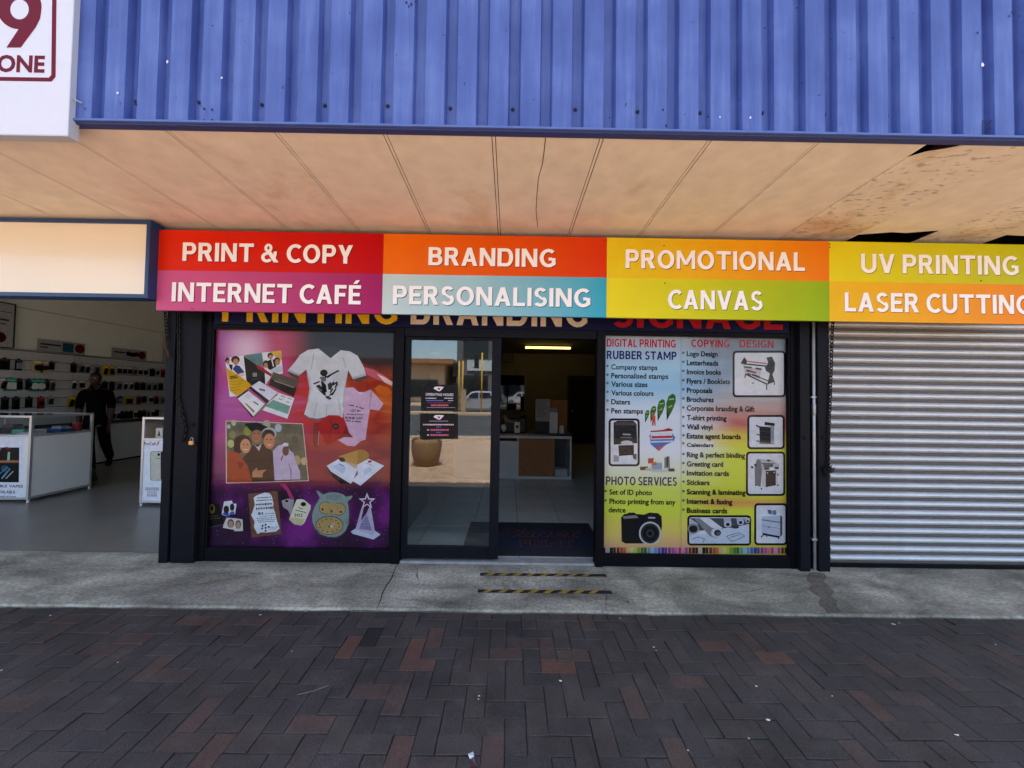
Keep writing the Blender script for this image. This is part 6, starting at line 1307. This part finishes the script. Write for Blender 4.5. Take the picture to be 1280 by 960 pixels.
# hands with five fingers each
for s, wr in ((-1, Vector(V[9])), (1, Vector(V[13]))):
    HVs = [wr, wr+Vector((0, -.015, -.05)), wr+Vector((0, -.025, -.085))]; es = [(0, 1), (1, 2)]; rd = [(.028, .02), (.036, .018), (.036, .016)]
    for q, (dx, L) in enumerate(((-.027, .062), (-.009, .074), (.009, .070), (.026, .056))):
        b0 = len(HVs); p0 = wr+Vector((dx*.35, -.026+dx*s*.2, -.088)); p0 = wr+Vector((0, -.025, -.085))+Vector((dx*.4, dx*.8, 0))
        HVs += [p0+Vector((0, -.002, -.012)), p0+Vector((0, -.010, -.012-L*.5)), p0+Vector((-s*.012, -.004, -.012-L))]; es += [(2, b0), (b0, b0+1), (b0+1, b0+2)]; rd += [.0095, .009, .0075]
    b0 = len(HVs); HVs += [wr+Vector((-s*.012, -.045, -.045)), wr+Vector((-s*.016, -.062, -.075)), wr+Vector((-s*.014, -.064, -.10))]; es += [(1, b0), (b0, b0+1), (b0+1, b0+2)]; rd += [.012, .0105, .009]
    hv2, hf2 = skin_mesh('hand', [tuple(p) for p in HVs], es, rd, 0, 1); body.add(hv2, hf2, M_SKIN)
ob = body.build('body', person, smooth=True, local=True)
b = MB()
for j in range(5):
    for i in range(20):
        th = 2*math.pi*i/20; ph = math.pi*.46*j/4; d = Vector((math.sin(ph)*math.cos(th)*.080, math.sin(ph)*math.sin(th)*.102+.004, math.cos(ph)*.126+.002)); b.v.append(tuple(HC+hr @ d))
i0 = b.mi(mat('hair_black', (16, 14, 14), .9, bump=.8, bscale=200))
for j in range(4):
    for i in range(20):
        th = 2*math.pi*(i+.5)/20
        if j == 3 and math.sin(th) < -.35: continue
        b.f.append((j*20+i, j*20+(i+1) % 20, (j+1)*20+(i+1) % 20, (j+1)*20+i)); b.m.append(i0)
b.build('hair', person, smooth=True, local=True)
def shoe(c, yawd, pit):
    b = MB(); prof = [(-.10, .030, .075), (-.06, .036, .085), (.0, .040, .075), (.07, .045, .055), (.13, .044, .04), (.165, .028, .03)]; m = Matrix.Translation(c) @ Matrix.Rotation(rad(yawd), 4, 'Z') @ Matrix.Rotation(rad(pit), 4, 'X'); vv = []
    for (yy, w, h) in prof:
        for (a_, z_) in ((-1, .0), (-1.05, .022), (-.8, h*.7), (-.35, h), (.35, h), (.8, h*.7), (1.05, .022), (1, .0)): vv.append(m @ Vector((a_*w, -yy, z_)))
    n = 8; b.add(vv, [(i*n+k, i*n+(k+1) % n, (i+1)*n+(k+1) % n, (i+1)*n+k) for i in range(5) for k in range(n)]+[tuple(range(n)), tuple(range(6*n-1, 5*n-1, -1))], mat('black_shoe', (22, 22, 24), .5)); s_ = b.build('shoe', person, smooth=True, local=True)
    b = MB(); vv = []
    for (yy, w, h) in prof: vv += [m @ Vector((-w*1.08, -yy, -.001)), m @ Vector((w*1.08, -yy, -.001)), m @ Vector((w*1.08, -yy, .018)), m @ Vector((-w*1.08, -yy, .018))]
    b.add(vv, [(i*4+k, i*4+(k+1) % 4, (i+1)*4+(k+1) % 4, (i+1)*4+k) for i in range(5) for k in range(4)]+[(0, 1, 2, 3), (23, 22, 21, 20)], mat('shoe_sole', (70, 70, 72), .7)); b.build('sole', s_, local=True)
shoe((-.035, -.02, .0), -35, 0); shoe((.215, .385, .125), -8, 38)
b = MB()
for s in (-1, 1): b.add([(s*.012, -.062, 1.435), (s*.072, -.035, 1.50), (s*.068, .03, 1.545), (s*.060, -.02, 1.555), (s*.020, -.07, 1.47)], [(0, 1, 2, 3, 4)], M_SHIRT)
b.build('collar', person, local=True)
MB().box(.02, .075, -.155, -.12, .80, .835, mat('belt_pouch', (86, 70, 40), .6)).build('belt_clip', person, local=True)

# ================================================================== litter on the paving
lit = random.Random(9)
M_PAP = mat('litter_paper', (206, 206, 200), .7)
def scrap(px, py, s, c, label, cat='litter'):
    x, y = G(px, py, .004); t = thing('paper_scrap', (x, y, .003), label, cat, 'paper scraps on the brick paving'); b = MB(); n = 6; pts = []
    for k in range(n): a_ = k*2*math.pi/n+lit.uniform(-.3, .3); r = s*lit.uniform(.5, 1.1); pts.append((x+r*math.cos(a_), y+r*math.sin(a_)*.8, .004+lit.uniform(0, s*.35)))
    b.add(pts+[(x, y, .006+s*.25)], [(k, (k+1) % n, n) for k in range(n)], c); b.build('scrap', t)
SL = 'small pale scrap of paper on the brick paving'
for q in ((63, 769.5, .008), (325, 769, .012), (382, 764.5, .007), (700, 851, .010), (817, 809, .008), (820, 813, .006), (945, 858, .009), (1040, 870, .006), (1196, 919, .011), (960, 900, .010), (1124, 779, .007), (599, 870, .008), (598, 874, .006), (365, 814, .006), (147, 828, .006), (2, 838, .008), (1245, 806, .007), (860, 938, .006), (775, 773, .006), (936, 923, .006)): scrap(*q, M_PAP, SL)
scrap(1117, 781, .019, mat('foil_scrap', (186, 196, 200), .3, metal=.3), 'crumpled pale blue wrapper on the paving before the roller shutter', 'litter')
x, y = G(589, 951, .003); t = thing('sweet_wrapper', (x, y, .003), 'white and blue sweet wrapper with a dark end on the brick paving', 'wrapper')
b = MB(); b.add([(x-.016, y+.03, .004), (x+.004, y+.034, .010), (x+.012, y+.006, .016), (x-.006, y-.0, .010), (x-.014, y+.012, .016)], [(0, 1, 4), (1, 2, 4), (2, 3, 4), (3, 0, 4)], mat('wrapper_white', (200, 212, 216), .35)); b.build('foil', t)
b = MB(); b.add([(x-.004, y+.002, .010), (x+.012, y+.006, .016), (x+.024, y-.022, .005), (x+.004, y-.03, .004)], [(0, 1, 2, 3)], mat('wrapper_dark', (70, 40, 44), .4)); b.build('end_flap', t)
t = thing('dry_straw', (*G(395, 862, .004), .004), 'pale dry straw lying on the brick paving', 'straw'); b = MB(); b.tube([(*G(372, 868.5, .004), .005), (*G(380, 867, .004), .006), (*G(392, 864, .004), .005), (*G(411, 857, .004), .006)], .0018, mat('straw', (120, 116, 104), .8), 5); b.build('stalk', t)
t = thing('dead_leaf', (*G(785, 753, .02), .022), 'small dark leaf on the concrete apron', 'leaf'); x, y = G(785, 753, .02); MB().add([(x-.012, y, .023), (x, y+.01, .026), (x+.018, y+.002, .024), (x, y-.008, .024)], [(0, 1, 2, 3)], mat('leaf_dark', (50, 46, 36), .8)).build('blade', t)

# ================================================================== the street behind the camera (seen in the door glass)
M_FORE = mat('sunny_clay_paving', (190, 148, 112), .8); n, l = M_FORE.node_tree.nodes, M_FORE.node_tree.links
tc_ = n.new('ShaderNodeTexCoord'); bt = n.new('ShaderNodeTexBrick'); bt.inputs['Scale'].default_value = 5; bt.inputs['Mortar Size'].default_value = .012
bt.inputs['Color1'].default_value = lin((204, 172, 142)); bt.inputs['Color2'].default_value = lin((164, 128, 100)); bt.inputs['Mortar'].default_value = lin((110, 86, 68)); l.new(tc_.outputs['Object'], bt.inputs['Vector'])
nz_ = n.new('ShaderNodeTexNoise'); nz_.inputs['Scale'].default_value = 1.1; nz_.inputs['Detail'].default_value = 7; l.new(tc_.outputs['Object'], nz_.inputs['Vector']); mr_ = n.new('ShaderNodeMapRange'); mr_.inputs['To Min'].default_value = .7; mr_.inputs['To Max'].default_value = 1.2; l.new(nz_.outputs['Fac'], mr_.inputs['Value'])
mm = n.new('ShaderNodeMixRGB'); mm.blend_type = 'MULTIPLY'; mm.inputs['Fac'].default_value = 1; l.new(bt.outputs['Color'], mm.inputs['Color1']); l.new(mr_.outputs['Result'], mm.inputs['Color2']); l.new(mm.outputs['Color'], n['Principled BSDF'].inputs['Base Color'])
fp = MB(); fp.add([(-30, -6.9, -.004), (30, -6.9, -.004), (30, .6, -.004), (-30, .6, -.004)], [(0, 1, 2, 3)], M_FORE); fp.add([(-30, .6, -.004), (-5.65, .6, -.004), (-5.65, SLAB_Y, -.004), (-30, SLAB_Y, -.004)], [(0, 1, 2, 3)], M_FORE); fp.add([(5.65, .6, -.004), (30, .6, -.004), (30, SLAB_Y, -.004), (5.65, SLAB_Y, -.004)], [(0, 1, 2, 3)], M_FORE)
tag(fp.build('forecourt_pavement'), kind='structure')
M_ASPH = mat('asphalt', (66, 66, 68), .85, var=.15, scale=2)
def zr(y): return -.10+max(0, -6.9-y)*.02
def strip(name, ya, yb, dz, m): tag(MB().add([(-120, ya, zr(ya)+dz), (120, ya, zr(ya)+dz), (120, yb, zr(yb)+dz), (-120, yb, zr(yb)+dz)], [(0, 1, 2, 3)], m).build(name), kind='structure')
strip('road', -6.9, -29, .004, M_ASPH)
M_KERB = mat('kerb_concrete', (170, 164, 150), .8, var=.1)
tag(MB().box(-60, 60, -7.05, -6.9, -.12, .0, M_KERB).build('kerb'), kind='structure')
md = MB(); md.prism([(-18.0, zr(-18)-.02), (-18.0, zr(-18)+.14), (-19.4, zr(-19.4)+.14), (-19.4, zr(-19.4)-.02)], -60, 60, mat('median_paving', (186, 160, 130), .8, var=.1), 'X'); tag(md.build('median_kerb'), kind='structure')
md = MB(); md.prism([(-28.0, zr(-28)-.02), (-28.0, zr(-28)+.14), (-34, zr(-34)+.14), (-34, zr(-34)-.02)], -80, 80, mat('median_paving', (186, 160, 130), .8, var=.1), 'X'); tag(md.build('far_pavement'), kind='structure')
for k in range(-6, 7): tag(MB().add([(k*6-1.2, -12.5, zr(-12.5)+.008), (k*6+1.2, -12.5, zr(-12.5)+.008), (k*6+1.2, -12.6, zr(-12.6)+.008), (k*6-1.2, -12.6, zr(-12.6)+.008)], [(0, 1, 2, 3)], flat((206, 206, 200))).build('lane_line'), kind='structure')
def car(loc, rz, paint, label):
    t = thing('parked_car', loc, label, 'car', 'cars in the street', rz=rz); M_T = mat('tyre', (24, 24, 25), .8); M_CG = mat('car_glass', (22, 26, 30), .05)
    lo = [(-1.85, .30), (-1.90, .55), (-1.84, .86), (-1.0, .96), (1.55, .98), (1.85, .86), (1.90, .50), (1.84, .28)]
    b = MB(); sec = [(-.83, .96), (-.80, 1.0), (.80, 1.0), (.83, .96)]; n = len(lo)
    for (yy, s) in ((-.84, .93), (-.86, 1), (.86, 1), (.84, .93)): b.v += [(x*(1 if s == 1 else .985), yy, .3+(z-.3)*(1 if s == 1 else .97)) for x, z in lo]
    i0 = b.mi(paint)
    for j in range(3):
        for i in range(n): b.f.append((j*n+i, j*n+(i+1) % n, (j+1)*n+(i+1) % n, (j+1)*n+i)); b.m.append(i0)
    b.f += [tuple(range(n)), tuple(range(4*n-1, 3*n-1, -1))]; b.m += [i0, i0]; b.build('body', t, local=True, bevel=.03)
    ca = [(-1.05, .93), (-.45, 1.44), (.0, 1.51), (.95, 1.49), (1.45, 1.22), (1.68, .95)]
    b = MB(); n = len(ca); b.v += [(x, -.78+(z-.93)*.30, z) for x, z in ca]+[(x, .78-(z-.93)*.30, z) for x, z in ca]; i0 = b.mi(paint)
    for i in range(n-1): b.f.append((i, i+1, i+1+n, i+n)); b.m.append(i0)
    b.f += [tuple(range(n)), tuple(range(2*n-1, n-1, -1))]; b.m += [i0, i0]; b.build('cabin', t, local=True, bevel=.03)
    for s in (-1, 1):
        def q(x, z): return (x, s*(.792-(z-.93)*.30), z)
        for w in ([(-.80, .99), (-.42, 1.36), (.05, 1.42), (.05, .99)], [(.12, .99), (.12, 1.42), (.85, 1.41), (1.02, .99)], [(1.08, 1.0), (.95, 1.38), (1.25, 1.24), (1.42, 1.0)]): MB().poly([q(*p) for p in w], M_CG).build('window', t, local=True)
        for x in (-1.22, 1.22):
            o = MB().lathe([(.20, -.10), (.30, -.10), (.31, -.06), (.31, .06), (.30, .10), (.20, .10)], (x, s*.78, .31), M_T, 20, 'Y').build('wheel', t, local=True, smooth=False); MB().lathe([(.0, -.105), (.05, -.108), (.19, -.098), (.20, -.05), (.20, .05), (.19, .098), (.05, .108), (.0, .105)], (x, s*.78, .31), M_STEEL, 14, 'Y').build('rim', o, local=True)
        MB().box(-1.89, -1.70, s*.66-.14, s*.66+.14, .66, .80, flat((220, 222, 226))).build('headlight', t, local=True, bevel=.02); MB().box(1.66, 1.88, s*.72-.07, s*.72+.09, .80, 1.05, flat((150, 24, 30))).build('tail_light', t, local=True, bevel=.02)
        MB().box(-.72, -.58, s*.80-.06+s*.08, s*.80+.06+s*.08, .97, 1.07, paint).build('mirror', t, local=True, bevel=.02)
    MB().poly([(-1.02, -.68, .975), (-1.02, .68, .975), (-.49, .58, 1.42), (-.49, -.58, 1.42)], M_CG).build('windscreen', t, local=True); MB().poly([(1.66, -.66, 1.0), (1.66, .66, 1.0), (1.46, .62, 1.215), (1.46, -.62, 1.215)], M_CG).build('rear_window', t, local=True)
    for x in (-1.89, 1.80): MB().box(x, x+.09, -.80, .80, .27, .44, mat('bumper_grey', (70, 70, 74), .6)).build('bumper', t, local=True, bevel=.02)
    return t
car((-2.3, -21.6, zr(-21.6)+.01), 0, mat('silver_paint', (186, 190, 196), .3, metal=.5), 'silver hatchback standing in the street beyond the median')
car((1.4, -25.0, zr(-25)+.01), 0, mat('white_paint', (226, 226, 226), .3), 'white hatchback standing in the far lane of the street')
car((-14.5, -26.0, zr(-26)+.01), 0, mat('white_paint', (226, 226, 226), .3), 'white hatchback by the tan office building')
# traffic light with twin yellow poles on a concrete post
M_YEL = mat('signal_yellow', (214, 166, 44), .5, var=.1)
def signal(x, y, h, label, twin):
    t = thing('traffic_light', (x, y, zr(y)+.14), label, 'traffic light', 'traffic lights on the median'); z = zr(y)+.14
    for d in ((-.12, .12) if twin else (0,)): MB().tube([(x+d, y, z), (x+d, y, z+h)], .05, M_YEL, 10).build('pole', t, smooth=True)
    for zz in (h-.6, h-1.9): 
        o = MB().box(x-.52, x-.22, y-.12, y+.12, z+zz-.45, z+zz+.45, M_BLACK).build('signal_head', t, bevel=.02)
        for k in (-.28, 0, .28): MB().lathe([(.10, .0), (.11, .08), (.0, .05)], (x-.37, y+.121, z+zz+k), mat('lens_dark', (40, 30, 24), .3), 12, 'Y').build('visor', o)
    if twin:
        for zz in (1.2, 2.2, h-.2): MB().box(x-.15, x+.15, y-.04, y+.04, z+zz, z+zz+.06, M_YEL).build('brace', t)
signal(-3.25, -18.6, 3.4, 'yellow twin pole traffic light on the median', True); signal(-1.9, -19.0, 4.0, 'yellow single pole traffic light on the median', False)
bp_ = thing('concrete_bollard', (-3.0, -18.3, zr(-18)+.14), 'square sandy concrete post on the median kerb', 'bollard'); MB().box(-3.18, -2.86, -18.5, -18.2, zr(-18)+.13, 1.75, mat('sandy_concrete', (176, 150, 116), .85, var=.1)).build('shaft', bp_, bevel=.02); MB().box(-3.2, -2.84, -18.52, -18.18, 1.7505, 1.80, mat('sandy_concrete', (176, 150, 116))).build('cap', bp_, bevel=.02)
# round brick planter with a spiky plant
px_, py_ = -1.75, -1.3
pt = thing('brick_planter', (px_, py_, 0), 'round tan planter tub standing on the sunny paving', 'planter'); b = MB(); b.lathe([(.21, 0), (.26, .05), (.31, .3), (.32, .48), (.31, .56), (.27, .56), (.26, .48)], (px_, py_, 0), mat('tan_tub', (150, 118, 84), .85, var=.2), 28); b.build('tub', pt, smooth=True); b = MB(); b.lathe([(0, .50), (.26, .50)], (px_, py_, 0), mat('soil', (50, 40, 30), .95), 28); b.build('soil', pt)
sp_ = thing('spiky_plant', (px_, py_, .5), 'spiky dark green plant growing in the tan planter tub', 'plant'); rs = random.Random(6)
for k in range(34):
    a_ = rs.uniform(0, 2*math.pi); t_ = rs.uniform(.15, 1.25); L = rs.uniform(.45, .75); d = Vector((math.cos(a_)*math.sin(t_), math.sin(a_)*math.sin(t_), math.cos(t_))); s_ = d.cross(Vector((0, 0, 1))); s_.normalize(); p0 = Vector((px_, py_, .52)); b = MB()
    q0, q1, q2 = p0, p0+d*L*.5, p0+d*L+Vector((0, 0, -.12*math.sin(t_)*L*2)); b.add([q0-s_*.02, q0+s_*.02, q1+s_*.028, q1-s_*.028, q2], [(0, 1, 2, 3), (3, 2, 4)], mat('leaf_green', (44, 66, 34), .5, var=.2)); b.build('leaf', sp_)
# buildings across the street
def office(name, x0, x1, y0, y1, h, m, label, bays, floors, dz, roof_over, roofm):
    z0 = zr(y1)+.14; t = thing(name, ((x0+x1)/2, y1, z0), label, 'building'); MB().box(x0, x1, y0, y1, z0-.3, z0+h, m).build('wall', t)
    MB().box(x0-roof_over, x1+roof_over, y0-roof_over, y1+roof_over*1.6, z0+h+.001, z0+h+.45, roofm).build('roof', t)
    for fl_ in range(floors):
        for k in range(bays):
            w = (x1-x0)/bays; a_ = x0+k*w+w*.14; b_ = x0+(k+1)*w-w*.14; za = z0+.5+fl_*dz; zb_ = za+dz*.62
            o = MB().box(a_, b_, y1+.001, y1+.05, za, zb_, mat('window_frame_pale', (90, 92, 94), .5)).build('window', t); MB().box(a_+.1, b_-.1, y1+.051, y1+.06, za+.1, zb_-.1, mat('office_glass', (24, 30, 36), .06)).build('pane', o)
    return t
office('office_building', -46, -6.8, -52, -33, 3.9, mat('tan_wall', (206, 180, 150), .8, var=.08), 'long low tan office building with an overhanging roof', 9, 1, 3.0, 1.2, mat('roof_tan', (150, 104, 70), .7))
office('shop_block', -5.6, 22, -50, -33.5, 9.5, mat('grey_wall', (92, 92, 96), .8, var=.08), 'dark grey shop block with pale fascia panels', 7, 2, 4.0, .4, mat('roof_dark', (60, 60, 64), .7))
bs = [o for o in COL.objects if o.name == 'shop_block'][0]; z0 = zr(-33.5)+.14
for (xa_, xb_) in ((-4.5, -1.0), (.5, 5.5), (7, 12)): MB().box(xa_, xb_, -33.44, -33.3, z0+3.35, z0+4.45, mat('pale_fascia', (176, 184, 190), .6)).build('fascia_panel', bs)
